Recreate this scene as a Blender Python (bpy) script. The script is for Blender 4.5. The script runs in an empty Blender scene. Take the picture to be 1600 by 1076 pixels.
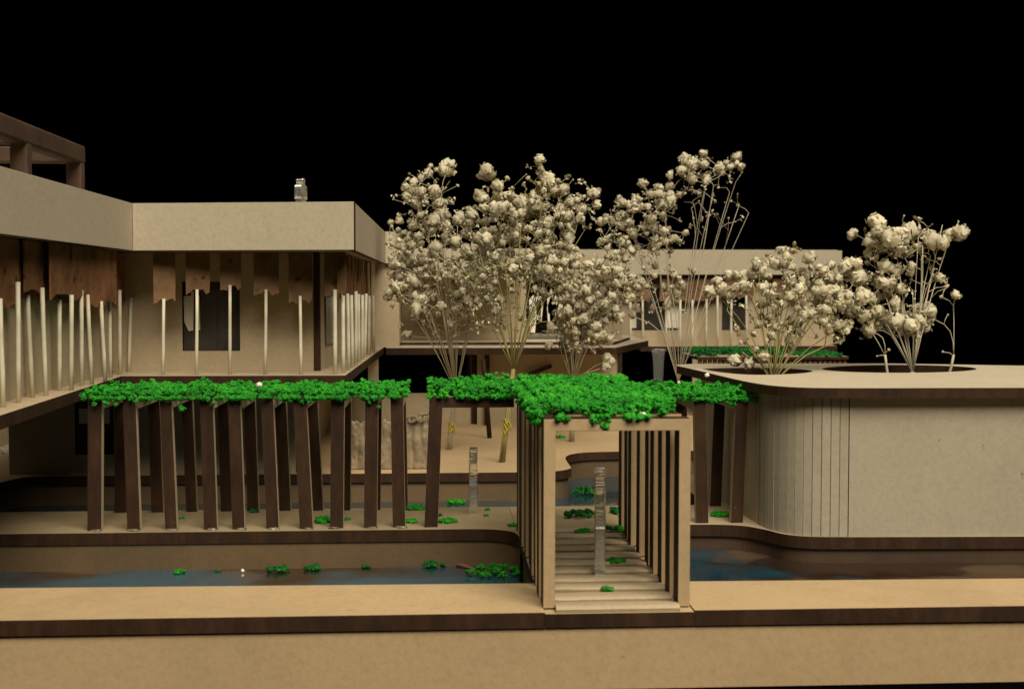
import bpy, math, random
import numpy as np
from mathutils import Vector, Matrix, noise as mnoise
from mathutils.geometry import tessellate_polygon
random.seed(7)
RNG = np.random.default_rng(7)
U = 0.01                       # one unit = 100 mm of the model; all figures below are in mm
scene = bpy.context.scene
COL = scene.collection

# ------------------------------------------------------------------ camera
F, HC, HOR, VPX = 2000.0, 60.4, 452.0, 680.0      # focal length in photo pixels, eye height above the deck, horizon row, vanishing column
PSI, PIT = math.atan((800 - VPX) / F), math.atan((538 - HOR) / F)
cam_d = bpy.data.cameras.new("camera")
cam = bpy.data.objects.new("camera", cam_d)
COL.objects.link(cam)
cam.location = (0, 0, HC * U)
cam.rotation_euler = (math.pi / 2 - PIT, 0, -PSI)
cam_d.sensor_width = 36.0
cam_d.lens = 36.0 * F / 1600.0
cam_d.clip_start, cam_d.clip_end = 0.05, 200
scene.camera = cam
cam_d.dof.use_dof = True
cam_d.dof.focus_distance = 3.9
cam_d.dof.aperture_fstop = 6.5

# ------------------------------------------------------------------ world, lamps, exposure
world = bpy.data.worlds.new("World")
scene.world = world
world.use_nodes = True
bg = world.node_tree.nodes["Background"]
bg.inputs["Color"].default_value = (0, 0, 0, 1)
bg.inputs["Strength"].default_value = 0.0
vs = scene.view_settings
vs.view_transform, vs.look, vs.exposure, vs.gamma = 'Standard', 'None', 0.0, 1.0
scene.cycles.max_bounces = 8
scene.cycles.transparent_max_bounces = 16


def area_lamp(name, loc, target, sx, sy, power, color):
    d = bpy.data.lights.new(name, 'AREA')
    d.shape, d.size, d.size_y = 'RECTANGLE', sx * U, sy * U
    d.energy, d.color = power, color
    o = bpy.data.objects.new(name, d)
    COL.objects.link(o)
    o.location = Vector(loc) * U
    o.rotation_euler = (Vector(target) - Vector(loc)).to_track_quat('-Z', 'Y').to_euler()
    return o


area_lamp("ceiling_or_fill_lamp", (330, -610, 1130), (10, 330, 20), 1100, 800, 3500, (1.0, 0.90, 0.735))
area_lamp("ceiling_or_fill_lamp", (260, 380, 1400), (40, 420, 20), 900, 600, 620, (1.0, 0.90, 0.74))
area_lamp("ceiling_or_fill_lamp", (-620, 330, 1150), (-100, 420, 20), 700, 500, 150, (1.0, 0.90, 0.74))  # unseen fill lamp, added to lift the dark left ground floor


# ------------------------------------------------------------------ placing helpers
_f = (math.sin(PSI) * math.cos(PIT), math.cos(PSI) * math.cos(PIT), -math.sin(PIT))
_r = (math.cos(PSI), -math.sin(PSI), 0)
_u = (_r[1] * _f[2] - _r[2] * _f[1], _r[2] * _f[0] - _r[0] * _f[2], _r[0] * _f[1] - _r[1] * _f[0])


def _ray(px, py):
    a, b = (px - 800) / F, (538 - py) / F
    return [_f[i] + a * _r[i] + b * _u[i] for i in range(3)]


def gz(px, py, z=0.0):
    """the point of the level plane z that the photo shows at px, py"""
    d = _ray(px, py)
    t = (z - HC) / d[2]
    return Vector((t * d[0], t * d[1], z))


def gy(px, py, y):
    """the point at depth y that the photo shows at px, py"""
    d = _ray(px, py)
    t = y / d[1]
    return Vector((t * d[0], y, HC + t * d[2]))


# ------------------------------------------------------------------ materials
def nmat(name):
    m = bpy.data.materials.new(name)
    m.use_nodes = True
    nt = m.node_tree
    b = nt.nodes["Principled BSDF"]
    return m, nt, b


def node(nt, t, **kw):
    n = nt.nodes.new(t)
    for k, v in kw.items():
        if hasattr(n, k):
            setattr(n, k, v)
        else:
            n.inputs[k].default_value = v
    return n


def ramp(nt, fac, stops):
    r = nt.nodes.new('ShaderNodeValToRGB')
    nt.links.new(fac, r.inputs[0])
    e = r.color_ramp.elements
    while len(e) < len(stops):
        e.new(0.5)
    for i, (p, c) in enumerate(stops):
        e[i].position = p
        e[i].color = (*c, 1)
    return r.outputs[0]


def mix(nt, fac, a, b, mode='MIX'):
    n = nt.nodes.new('ShaderNodeMix')
    n.data_type, n.blend_type = 'RGBA', mode
    for s, v in ((0, fac), (6, a), (7, b)):
        if isinstance(v, (int, float)):
            n.inputs[s].default_value = v
        elif isinstance(v, tuple):
            n.inputs[s].default_value = (*v, 1)
        else:
            nt.links.new(v, n.inputs[s])
    return n.outputs[2]


def coords(nt, scale=(1, 1, 1), rand=True):
    tc = nt.nodes.new('ShaderNodeTexCoord')
    mp = nt.nodes.new('ShaderNodeMapping')
    mp.inputs['Scale'].default_value = scale
    nt.links.new(tc.outputs['Object'], mp.inputs[0])
    if rand:
        oi = nt.nodes.new('ShaderNodeObjectInfo')
        ml = nt.nodes.new('ShaderNodeMath')
        ml.operation = 'MULTIPLY'
        ml.inputs[1].default_value = 13.7
        nt.links.new(oi.outputs['Random'], ml.inputs[0])
        nt.links.new(ml.outputs[0], mp.inputs['Location'])
    return mp.outputs[0]


def noise(nt, vec, scale, detail=4, rough=0.55, out=0):
    n = node(nt, 'ShaderNodeTexNoise')
    n.inputs['Scale'].default_value, n.inputs['Detail'].default_value, n.inputs['Roughness'].default_value = scale, detail, rough
    nt.links.new(vec, n.inputs['Vector'])
    return n.outputs[out]


def bump(nt, b, h, strength, dist):
    n = nt.nodes.new('ShaderNodeBump')
    n.inputs['Strength'].default_value, n.inputs['Distance'].default_value = strength, dist
    nt.links.new(h, n.inputs['Height'])
    nt.links.new(n.outputs[0], b.inputs['Normal'])


def board_material(name, base, dark=0.72, light=1.14, fleck=0.5, mottle=0.22):
    m, nt, b = nmat(name)
    v = coords(nt)
    big = noise(nt, v, 2.6, 4, 0.6)
    c = ramp(nt, big, [(0.28, tuple(x * dark for x in base)), (0.5, base), (0.74, tuple(min(1, x * light) for x in base))])
    fib = noise(nt, coords(nt, (1.0, 0.8, 0.8)), 85, 5, 0.7)
    c = mix(nt, 0.55, c, ramp(nt, fib, [(0.3, (0.78, 0.76, 0.73)), (0.55, (1, 1, 1)), (0.75, (1.0, 1.0, 1.0))]), 'MULTIPLY')
    mot = noise(nt, v, 17, 3, 0.6)
    c = mix(nt, mottle, c, ramp(nt, mot, [(0.32, (0.8, 0.77, 0.72)), (0.5, (1, 1, 1)), (0.7, (1, 0.97, 0.93))]), 'MULTIPLY')
    sp = noise(nt, v, 30, 2, 0.5)
    c = mix(nt, fleck, c, ramp(nt, sp, [(0.205, (0.25, 0.17, 0.1)), (0.262, (1, 1, 1)), (1.0, (1, 1, 1))]), 'MULTIPLY')
    nt.links.new(c, b.inputs['Base Color'])
    b.inputs['Roughness'].default_value = 0.72
    b.inputs['Specular IOR Level'].default_value = 0.3
    bump(nt, b, fib, 0.25, 0.003)
    return m


def burnt_material(name, base):
    m, nt, b = nmat(name)
    v = coords(nt, (1, 1, 1))
    n1 = noise(nt, coords(nt, (1, 1, 0.25)), 34, 5, 0.7)
    c = ramp(nt, n1, [(0.25, tuple(x * 0.5 for x in base)), (0.5, base), (0.78, tuple(x * 1.7 for x in base))])
    n2 = noise(nt, v, 6, 3, 0.6)
    c = mix(nt, 0.7, c, ramp(nt, n2, [(0.3, (0.6, 0.55, 0.5)), (0.6, (1, 1, 1)), (0.8, (1.25, 1.2, 1.15))]), 'MULTIPLY')
    nt.links.new(c, b.inputs['Base Color'])
    sc_ = noise(nt, v, 11, 6, 0.75)
    c = mix(nt, 0.55, c, ramp(nt, sc_, [(0.0, (0, 0, 0)), (0.685, (0, 0, 0)), (0.72, (0.3, 0.28, 0.25)), (1.0, (0.35, 0.33, 0.3))]), 'ADD')
    nt.links.new(c, b.inputs['Base Color'])
    b.inputs['Specular IOR Level'].default_value = 0.22
    b.inputs['Roughness'].default_value = 0.7
    bump(nt, b, n1, 0.4, 0.004)
    return m


MDF = board_material("fibreboard", (0.42, 0.335, 0.215), 0.86, 1.08)
MDF_SHADED = board_material("shade_toned_fibreboard", (0.30, 0.23, 0.13), 0.75, 1.15)  # darker tone paints in the shade on the deck under the pergola
MDF_GREY = board_material("grey_fibreboard", (0.37, 0.325, 0.235), 0.86, 1.07, 0.6, 0.2)
POOL_WALL = board_material("dark_board", (0.135, 0.088, 0.044), 0.7, 1.25)  # darker brown than the other boards
MDF_WARM = board_material("fibreboard_warm", (0.425, 0.305, 0.165), 0.86, 1.07)
MDF_PALE = board_material("fibreboard_pale", (0.46, 0.395, 0.285), 0.95, 1.04, 0.5, 0.16)
BURNT = burnt_material("laser_burnt_edge", (0.037, 0.0175, 0.0072))


def plain(name, base, rough=0.6, var=0.2, scale=20, trans=0.0, sss=0.0):
    m, nt, b = nmat(name)
    n1 = noise(nt, coords(nt), scale, 4, 0.6)
    c = ramp(nt, n1, [(0.3, tuple(x * (1 - var) for x in base)), (0.7, tuple(min(1, x * (1 + var)) for x in base))])
    oi = nt.nodes.new('ShaderNodeObjectInfo')
    c = mix(nt, 0.6, c, ramp(nt, oi.outputs['Random'], [(0.0, (0.72, 0.68, 0.6)), (0.5, (0.95, 0.93, 0.9)), (1.0, (1.12, 1.1, 1.08))]), 'MULTIPLY')
    nt.links.new(c, b.inputs['Base Color'])
    b.inputs['Roughness'].default_value = rough
    b.inputs['Specular IOR Level'].default_value = 0.3
    if sss:
        b.inputs['Subsurface Weight'].default_value = sss
        b.inputs['Subsurface Radius'].default_value = (0.012, 0.01, 0.006)
    return m


STICK = plain("white_stick", (0.66, 0.62, 0.47), 0.5, 0.12, 25)
CAPITAL = plain("brown_card", (0.20, 0.092, 0.042), 0.8, 0.5, 12)
def cork_material(name, base):
    m, nt, b = nmat(name)
    v = coords(nt)
    n1 = noise(nt, v, 14, 4, 0.65)
    c = ramp(nt, n1, [(0.3, tuple(x * 0.6 for x in base)), (0.5, base), (0.72, tuple(x * 1.3 for x in base))])
    n2 = noise(nt, v, 19, 2, 0.5)
    c = mix(nt, 0.85, c, ramp(nt, n2, [(0.30, (0.2, 0.15, 0.12)), (0.37, (1, 1, 1)), (1.0, (1, 1, 1))]), 'MULTIPLY')
    nt.links.new(c, b.inputs['Base Color'])
    b.inputs['Roughness'].default_value = 0.95
    b.inputs['Specular IOR Level'].default_value = 0.1
    bump(nt, b, n1, 0.6, 0.01)
    return m


CORK = cork_material("brown_cork_card", (0.20, 0.095, 0.045))
CORK_FAINT = cork_material("faded_cork_card", (0.20, 0.115, 0.06))
ROOF_BROWN = plain("brown_stained_wood", (0.085, 0.05, 0.032), 0.7, 0.4, 8)
PETAL = petal = plain("dried_petal", (0.78, 0.735, 0.555), 0.8, 0.2, 30)
_nt = PETAL.node_tree
_pb = _nt.nodes["Principled BSDF"]
_tr = _nt.nodes.new('ShaderNodeBsdfTranslucent')
_tr.inputs[0].default_value = (0.72, 0.64, 0.45, 1)
_mx = _nt.nodes.new('ShaderNodeMixShader')
_mx.inputs[0].default_value = 0.38
_nt.links.new(_pb.outputs[0], _mx.inputs[1])
_nt.links.new(_tr.outputs[0], _mx.inputs[2])
_nt.links.new(_mx.outputs[0], _nt.nodes["Material Output"].inputs[0])
HUSK = plain("dried_husk", (0.62, 0.57, 0.41), 0.85, 0.3, 30)
SEPAL = plain("dried_sepal", (0.20, 0.17, 0.075), 0.8, 0.35, 30)
STEM = plain("dried_stem", (0.37, 0.325, 0.21), 0.7, 0.3, 12)
STEM_PALE = plain("silvery_stem", (0.46, 0.42, 0.31), 0.6, 0.3, 12)
STEM_GREEN = plain("olive_stem", (0.30, 0.265, 0.10), 0.65, 0.3, 12)
THREAD = plain("yellow_thread", (0.42, 0.34, 0.04), 0.6, 0.25, 30)
WHITE = plain("white_scrap", (0.74, 0.70, 0.58), 0.6, 0.1, 20)
GLUE = plain("dried_glue", (0.27, 0.21, 0.135), 0.3, 0.4, 22)
GRILLE = plain("brown_slat", (0.20, 0.11, 0.05), 0.7, 0.4, 15)


def moss_material(name, base):
    m, nt, b = nmat(name)
    v = coords(nt, rand=False)
    n1 = noise(nt, v, 11, 4, 0.65)
    c = ramp(nt, n1, [(0.3, tuple(x * f for x, f in zip(base, (0.7, 0.5, 0.7)))), (0.52, base), (0.72, tuple(x * f for x, f in zip(base, (2.6, 1.5, 1.2))))])
    n2 = noise(nt, v, 60, 3, 0.7)
    c = mix(nt, 0.6, c, ramp(nt, n2, [(0.25, (0.6, 0.62, 0.6)), (0.55, (1, 1, 1)), (0.8, (1.35, 1.2, 1.2))]), 'MULTIPLY')
    nt.links.new(c, b.inputs['Base Color'])
    b.inputs['Roughness'].default_value = 0.9
    b.inputs['Specular IOR Level'].default_value = 0.1
    bump(nt, b, n2, 0.5, 0.006)
    return m


MOSS = moss_material("dyed_moss", (0.026, 0.275, 0.021))
MOSS_DARK = moss_material("dark_moss", (0.012, 0.12, 0.02))  # darker green than the other moss


def clear_material(name, rough, tint=(0.93, 0.95, 0.93), trans=1.0):
    m, nt, b = nmat(name)
    b.inputs['Base Color'].default_value = (*tint, 1)
    b.inputs['Transmission Weight'].default_value = trans
    b.inputs['IOR'].default_value = 1.49
    b.inputs['Roughness'].default_value = rough
    n1 = noise(nt, coords(nt), 22, 4, 0.6)
    bump(nt, b, noise(nt, coords(nt, (0.3, 0.3, 1.0)), 26, 3, 0.6), 0.4, 0.012)
    return m


ACRYLIC = clear_material("clear_acrylic", 0.1, (0.95, 0.95, 0.92), 0.93)
GLASS = clear_material("window_film", 0.05, (0.75, 0.77, 0.75))


def pane_material():
    m, nt, b = nmat("tinted_pane")
    n1 = noise(nt, coords(nt), 9, 4, 0.6)
    c = ramp(nt, n1, [(0.3, (0.025, 0.022, 0.019)), (0.7, (0.06, 0.054, 0.046))])
    nt.links.new(c, b.inputs['Base Color'])
    b.inputs['Roughness'].default_value = 0.12
    return m


PANE = pane_material()


def water_material(name, brown_from, axis=0, width=0.12, deep=(0.006, 0.024, 0.042), teal=(0.010, 0.05, 0.068)):
    """resin over a painted pool floor: blue paint that gives way to bare, stained board with painted wall reflections beyond x = brown_from (mm)"""
    m, nt, b = nmat(name)
    v = coords(nt, rand=False)
    n1 = noise(nt, v, 5, 3, 0.5)
    blue = ramp(nt, n1, [(0.35, deep), (0.65, teal)])
    n2 = noise(nt, v, 3.2, 2, 0.4)
    brown = ramp(nt, n2, [(0.50, (0.026, 0.015, 0.009)), (0.56, (0.032, 0.019, 0.011)), (0.585, (0.085, 0.055, 0.03)), (0.62, (0.10, 0.066, 0.036))])  # pale patches paint the wall's reflection into the brown
    if brown_from is not None:
        sep = nt.nodes.new('ShaderNodeSeparateXYZ')
        nt.links.new(v, sep.inputs[0])
        ad = node(nt, 'ShaderNodeMath', operation='ADD')
        n3 = noise(nt, v, 4, 3, 0.5)
        nt.links.new(sep.outputs[axis], ad.inputs[0])
        nt.links.new(n3, ad.inputs[1])
        mr = nt.nodes.new('ShaderNodeMapRange')
        nt.links.new(ad.outputs[0], mr.inputs[0])
        mr.inputs[1].default_value = brown_from * U + 0.5 - width / 2
        mr.inputs[2].default_value = brown_from * U + 0.5 + width / 2
        c = mix(nt, mr.outputs[0], blue, brown)
    else:
        c = blue
    nt.links.new(c, b.inputs['Base Color'])
    b.inputs['Roughness'].default_value = 0.16
    b.inputs['Coat Weight'].default_value = 0.5
    b.inputs['Specular IOR Level'].default_value = 0.3
    b.inputs['Coat Roughness'].default_value = 0.03
    bump(nt, b, noise(nt, v, 12, 3, 0.5), 0.12, 0.02)
    return m


WATER = water_material("pool_resin", None)
WATER_FADE = water_material("pool_resin_fading_paint", 316, 1, 0.22, (0.022, 0.066, 0.105), (0.03, 0.09, 0.125))
WATER_SPLIT = water_material("pool_resin_part_painted", 80)
tm, tnt, tb = nmat("black_cloth")
tb.inputs['Base Color'].default_value = (0.0015, 0.0015, 0.0015, 1)
tb.inputs['Roughness'].default_value = 1.0
tb.inputs['Specular IOR Level'].default_value = 0.0


# ------------------------------------------------------------------ object helpers
def link_mesh(name, verts, faces, mats, parent=None, fm=None, smooth=False, bevel=0.0):
    """verts in world mm; a child is stored relative to its parent's origin"""
    org = Vector((0, 0, 0))
    p = parent
    while p is not None:
        org += Vector(p.location)
        p = p.parent
    me = bpy.data.meshes.new(name)
    V = np.asarray(verts, dtype=float) * U - np.array(org)
    me.from_pydata(V.tolist(), [], [tuple(f) for f in faces])
    for m in (mats if isinstance(mats, (list, tuple)) else [mats]):
        me.materials.append(m)
    if fm is not None:
        me.polygons.foreach_set('material_index', list(fm))
    if smooth:
        me.polygons.foreach_set('use_smooth', [True] * len(me.polygons))
    me.update()
    o = bpy.data.objects.new(name, me)
    COL.objects.link(o)
    if parent is not None:
        o.parent = parent
    if bevel:
        b = o.modifiers.new("edge", 'BEVEL')
        b.width, b.segments, b.limit_method, b.angle_limit = bevel * U, 2, 'ANGLE', math.radians(40)
        b.harden_normals = False
    return o


def thing(name, label, cat, loc, group=None):
    o = bpy.data.objects.new(name, None)
    COL.objects.link(o)
    o.location = Vector(loc) * U
    o.empty_display_size = 0.05
    tag(o, label, cat, group)
    return o


def tag(o, label=None, cat=None, group=None, kind=None):
    for k, v in (('label', label), ('category', cat), ('group', group), ('kind', kind)):
        if v:
            o[k] = v
    return o


def centred(o):
    """move a top-level mesh's origin to the middle of its foot"""
    co = np.array([v.co[:] for v in o.data.vertices])
    c = Vector(((co[:, 0].min() + co[:, 0].max()) / 2, (co[:, 1].min() + co[:, 1].max()) / 2, co[:, 2].min()))
    o.data.transform(Matrix.Translation(-c))
    o.location = c
    return o


def plate(name, outer, t, M, parent=None, holes=(), mats=None, bevel=0.0):
    """a laser-cut board: outline with holes in its own plane, thickness t; faces take mats[0], all cut edges mats[1]"""
    mats = mats or (MDF, BURNT)
    loops = [list(outer)] + [list(h) for h in holes]
    flat = [p for l in loops for p in l]
    n = len(flat)
    if holes or len(outer) > 4:
        tris = tessellate_polygon([[Vector((p[0], p[1], 0)) for p in l] for l in loops])
    else:
        tris = [tuple(range(len(outer)))]
    V = [M @ Vector((p[0], p[1], 0)) for p in flat] + [M @ Vector((p[0], p[1], t)) for p in flat]
    faces, fm = [], []

    def area2(f):
        return sum(flat[f[i]][0] * flat[f[(i + 1) % len(f)]][1] - flat[f[(i + 1) % len(f)]][0] * flat[f[i]][1] for i in range(len(f)))
    for f in tris:
        f = tuple(f)
        if abs(area2(f)) < 1e-9:
            continue
        if area2(f) < 0:
            f = f[::-1]
        faces.append(tuple(i + n for i in f))
        faces.append(f[::-1])
        fm += [0, 0]
    k = 0
    for li, l in enumerate(loops):
        m = len(l)
        s = sum(l[i][0] * l[(i + 1) % m][1] - l[(i + 1) % m][0] * l[i][1] for i in range(m))
        for i in range(m):
            a, b = k + i, k + (i + 1) % m
            q = (a, b, b + n, a + n)
            if (s < 0) != (li > 0):
                q = q[::-1]
            faces.append(q)
            fm.append(1)
        k += m
    return link_mesh(name, V, faces, mats, parent, fm, bevel=bevel)


def level(z):
    return Matrix.Translation((0, 0, z))


def upright(p0, p1, side=1):
    """a frame whose x runs from p0 to p1 on plan, y is up and z (thickness) points to one side: +1 the far side as seen with p0 on the left"""
    d = Vector((p1[0] - p0[0], p1[1] - p0[1], 0)).normalized()
    nrm = Vector((-d.y, d.x, 0)) * side
    return Matrix(((d.x, 0, nrm.x, p0[0]), (d.y, 0, nrm.y, p0[1]), (0, 1, 0, 0), (0, 0, 0, 1)))


def board(name, p0, p1, z0, z1, t, parent=None, side=1, holes=(), mats=None, bevel=0.0):
    L = (Vector(p1[:2]) - Vector(p0[:2])).length
    return plate(name, [(0, z0), (L, z0), (L, z1), (0, z1)], t, upright(p0, p1, side), parent, holes, mats, bevel)


def box(name, lo, hi, mats, parent=None, bevel=0.0):
    x0, y0, z0 = lo
    x1, y1, z1 = hi
    V = [(x0, y0, z0), (x1, y0, z0), (x1, y1, z0), (x0, y1, z0), (x0, y0, z1), (x1, y0, z1), (x1, y1, z1), (x0, y1, z1)]
    Fc = [(3, 2, 1, 0), (4, 5, 6, 7), (0, 1, 5, 4), (1, 2, 6, 5), (2, 3, 7, 6), (3, 0, 4, 7)]
    return link_mesh(name, V, Fc, mats, parent, bevel=bevel)


def rect(u0, v0, u1, v1):
    return [(u0, v0), (u1, v0), (u1, v1), (u0, v1)]


def tube_data(pts, radii, n=6):
    """verts and faces of a tapered tube along pts"""
    V, Fc = [], []
    pts = [Vector(p) for p in pts]
    for i, p in enumerate(pts):
        d = (pts[min(i + 1, len(pts) - 1)] - pts[max(i - 1, 0)]).normalized()
        a = d.cross(Vector((0.3, 1, 0.2))).normalized()
        b = d.cross(a)
        for k in range(n):
            t = 2 * math.pi * k / n
            V.append(p + (a * math.cos(t) + b * math.sin(t)) * radii[i])
    for i in range(len(pts) - 1):
        for k in range(n):
            q = (i * n + k, i * n + (k + 1) % n, (i + 1) * n + (k + 1) % n, (i + 1) * n + k)
            Fc.append(q)
    Fc.append(tuple(range(n))[::-1])
    Fc.append(tuple(range((len(pts) - 1) * n, len(pts) * n)))
    return V, Fc


def tube(name, pts, radii, mat, parent, n=8):
    V, Fc = tube_data(pts, radii, n)
    return link_mesh(name, V, Fc, mat, parent, smooth=True)


def smooth_curve(pts, n=6):
    """Catmull-Rom through plan points"""
    P = [Vector((p[0], p[1])) for p in pts]
    P = [P[0] * 2 - P[1]] + P + [P[-1] * 2 - P[-2]]
    out = []
    for i in range(1, len(P) - 2):
        for k in range(n):
            t = k / n
            a, b, c, d = P[i - 1:i + 3]
            out.append(tuple(0.5 * ((2 * b) + (c - a) * t + (2 * a - 5 * b + 4 * c - d) * t * t + (3 * b - a - 3 * c + d) * t ** 3)))
    out.append(tuple(P[-2]))
    return out


# ------------------------------------------------------------------ ground: table, base, decks, pools
o = box("table_top", (-420, 150, -24.0), (420, 760, -15.2), tm)
tag(o, kind='structure')
YF = 236.6                                  # front edge of the base


def deck(name, poly, mats=(MDF_WARM, BURNT), z=0.0, t=3.0):
    o = plate(name, poly, t, level(z - t), mats=mats, bevel=0.06)
    tag(o, kind='structure')
    return o


def inner(poly, d):
    """the outline drawn in by d"""
    n = len(poly)
    s = sum(poly[i][0] * poly[(i + 1) % n][1] - poly[(i + 1) % n][0] * poly[i][1] for i in range(n))
    sg = 1 if s > 0 else -1
    out = []
    for i in range(n):
        a, b, c = (Vector(poly[j][:2]) for j in (i - 1, i, (i + 1) % n))
        e1, e2 = (b - a).normalized(), (c - b).normalized()
        nn = (Vector((-e1.y, e1.x)) + Vector((-e2.y, e2.x))) * sg
        nn = nn.normalized() if nn.length > 1e-6 else Vector((0, 0))
        out.append(tuple(b + nn * d))
    return out


POOL_WALL_DARK = board_material('dark_brown_board', (0.062, 0.036, 0.021), 0.6, 1.5)  # darkest of the board tones


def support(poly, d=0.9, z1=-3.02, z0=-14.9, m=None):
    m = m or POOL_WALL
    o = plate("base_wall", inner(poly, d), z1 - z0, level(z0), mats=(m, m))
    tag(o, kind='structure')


front_left = [(-160, YF + 0.3), (20.34, YF), (20.34, 260.6), (-160, 264.2)]
front_right = [(48.71, YF), (200, YF - 0.9), (200, 257.2), (48.71, 260.5)]
bridge_base = [(20.39, YF + 0.02), (48.66, YF + 0.02), (48.66, 320.9), (20.39, 320.9)]
curve = smooth_curve([(8.0, 321.0), (14.5, 320.2), (18.9, 317.0), (20.3, 312.0), (20.3, 306.0)], 5)
gallery_deck = [(-170, 321.4)] + curve + [(20.35, 321.2), (48.6, 321.2), (48.6, 353.6), (-170, 353.2)]
gallery_deck = [(-170, 321.4)] + curve[:-1] + [(20.32, 306.0), (20.32, 353.6), (-170, 353.2)]
crossing = [(20.4, 321.1), (48.6, 321.1), (48.6, 353.6), (20.4, 353.6)]
pc = smooth_curve([(56, 324.0), (65.5, 323.8), (73, 323.2), (78.9, 321.0), (82.9, 315.7), (86.4, 309.3), (92.5, 305.9), (102.6, 304.9)], 5)
platform = [(48.8, 324.0)] + pc + [(200, 300.8), (200, 412), (76, 412), (76, 353.6), (48.8, 353.6)]
te = [(-190, 396), (-140, 398)] + smooth_curve([(-136.5, 404), (-135, 412), (-132, 418.5), (-127, 420.6)], 3) + [(26.7, 420.5)] + \
    smooth_curve([(34, 420.8), (39.2, 422.2), (43.2, 425.0), (45.9, 429.4)], 3) + smooth_curve([(46.2, 452), (47.3, 459.6), (50.2, 466.2), (56.5, 470.9), (67.6, 472.4)], 4) + \
    [(140, 474), (140, 660), (-190, 660)]
deck("front_deck", front_left)
deck("front_deck", front_right)
deck("bridge_base", bridge_base, z=-0.3, t=2.7)
deck("garden_deck", gallery_deck, mats=(MDF_SHADED, BURNT))
deck("garden_deck", crossing, mats=(MDF_SHADED, BURNT))
deck("pavilion_deck", platform, mats=(MDF, BURNT))
deck("terrace", te, mats=(MDF_WARM, BURNT))
o = board("base_skirt", (-160, YF + 1.0), (200, YF + 0.1), -14.9, -3.05, 2.2, mats=(MDF_WARM, MDF_WARM))
tag(o, kind='structure')
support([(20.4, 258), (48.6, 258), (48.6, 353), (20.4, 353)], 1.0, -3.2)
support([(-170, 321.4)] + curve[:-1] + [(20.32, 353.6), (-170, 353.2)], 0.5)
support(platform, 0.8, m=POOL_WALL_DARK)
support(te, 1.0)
for nm, x0, x1, y0, y1, m in (("left_pool", -170, 20, 259, 323, WATER_FADE), ("right_pool", 49, 200, 256, 330, WATER_SPLIT), ("garden_pool", -200, 140, 352, 480, WATER)):
    nx, ny = 60, 24
    V = [(x0 + (x1 - x0) * i / nx, y0 + (y1 - y0) * j / ny, (-6.6 if nm == "right_pool" else -9.6) + 0.06 * math.sin(i * 1.3 + j * 0.7)) for j in range(ny + 1) for i in range(nx + 1)]
    Fc = [(j * (nx + 1) + i, j * (nx + 1) + i + 1, (j + 1) * (nx + 1) + i + 1, (j + 1) * (nx + 1) + i) for j in range(ny) for i in range(nx)]
    o = link_mesh("pool_water", V, Fc, m, smooth=True)
    tag(o, kind='structure')

# corrugated walkway between the gate's posts
walk = thing("walkway", "pale slatted walkway", "path", (34.3, 280, 0))
for k_ in ("label", "category"):
    del walk[k_]
walk["kind"] = 'structure'
for k in range(11):
    y0 = YF + 0.4 + 7.75 * k
    lift = random.uniform(-0.1, 0.12)
    V, Fc, fm = [], [], []
    prof = [(0.0, -0.28), (0.0, 0.36 + lift), (0.25, 0.66 + lift), (0.8, 0.84 + lift), (2.2, 0.82 + lift), (4.8, 0.46), (7.2, 0.05), (7.7, -0.28)]
    ns = 8
    for i in range(ns + 1):
        x = 22.55 + (46.05 - 22.55) * i / ns
        for (u, v) in prof:
            wob = 0.16 * mnoise.noise(Vector((x * 0.22, k * 3.1, 0)))
            V.append((x, y0 + u + wob + (0.1 * (i - 4) / 4) * math.sin(k * 2.2), v + (wob * 0.8 if v > 0 else 0)))
    m = len(prof)
    for i in range(ns):
        for q in range(m):
            a, b = i * m + q, i * m + (q + 1) % m
            Fc.append((a, a + m, b + m, b))
            fm.append(1 if q == 0 else 0)  # front faces take the darker board, painting in the shaded bands between ridges
    Fc += [tuple(range(m)), tuple(range(ns * m, ns * m + m))[::-1]]
    fm += [1, 1]
    link_mesh("slat", V, Fc, [MDF, MDF_SHADED], walk, fm)

# ------------------------------------------------------------------ moss
def ico(sub):
    import bmesh
    bm = bmesh.new()
    bmesh.ops.create_icosphere(bm, subdivisions=sub, radius=1.0)
    v = np.array([x.co[:] for x in bm.verts])
    f = np.array([[x.index for x in t.verts] for t in bm.faces])
    bm.free()
    return v, f


ICO2, ICO1 = ico(2), ico(1)
LUMPS = []
for s in range(8):
    v, f = ICO2
    w = []
    for p in v:
        q = Vector(p)
        d = 1 + 0.55 * mnoise.noise(q * 1.9 + Vector((s * 7.3, 0, 0))) + 0.45 * mnoise.noise(q * 4.6 + Vector((0, s * 5.1, 0)))
        w.append(p * d)
    LUMPS.append(np.array(w))


def rot3():
    q = RNG.normal(size=4)
    q /= np.linalg.norm(q)
    a, b, c, d = q
    return np.array([[a*a+b*b-c*c-d*d, 2*(b*c-a*d), 2*(b*d+a*c)], [2*(b*c+a*d), a*a-b*b+c*c-d*d, 2*(c*d-a*b)], [2*(b*d-a*c), 2*(c*d+a*b), a*a-b*b-c*c+d*d]])


SPIKY = []
for sd in range(10):
    v, f = ICO1
    SPIKY.append(np.array([p * (0.75 + 0.75 * mnoise.noise(Vector(p) * 2.6 + Vector((sd * 9.1, 3, sd)))) + np.array([0, 0, 0.25]) * mnoise.noise(Vector(p) * 5 + Vector((sd, 0, 7))) for p in v]) * np.array([1.25, 0.8, 0.7]))


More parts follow.
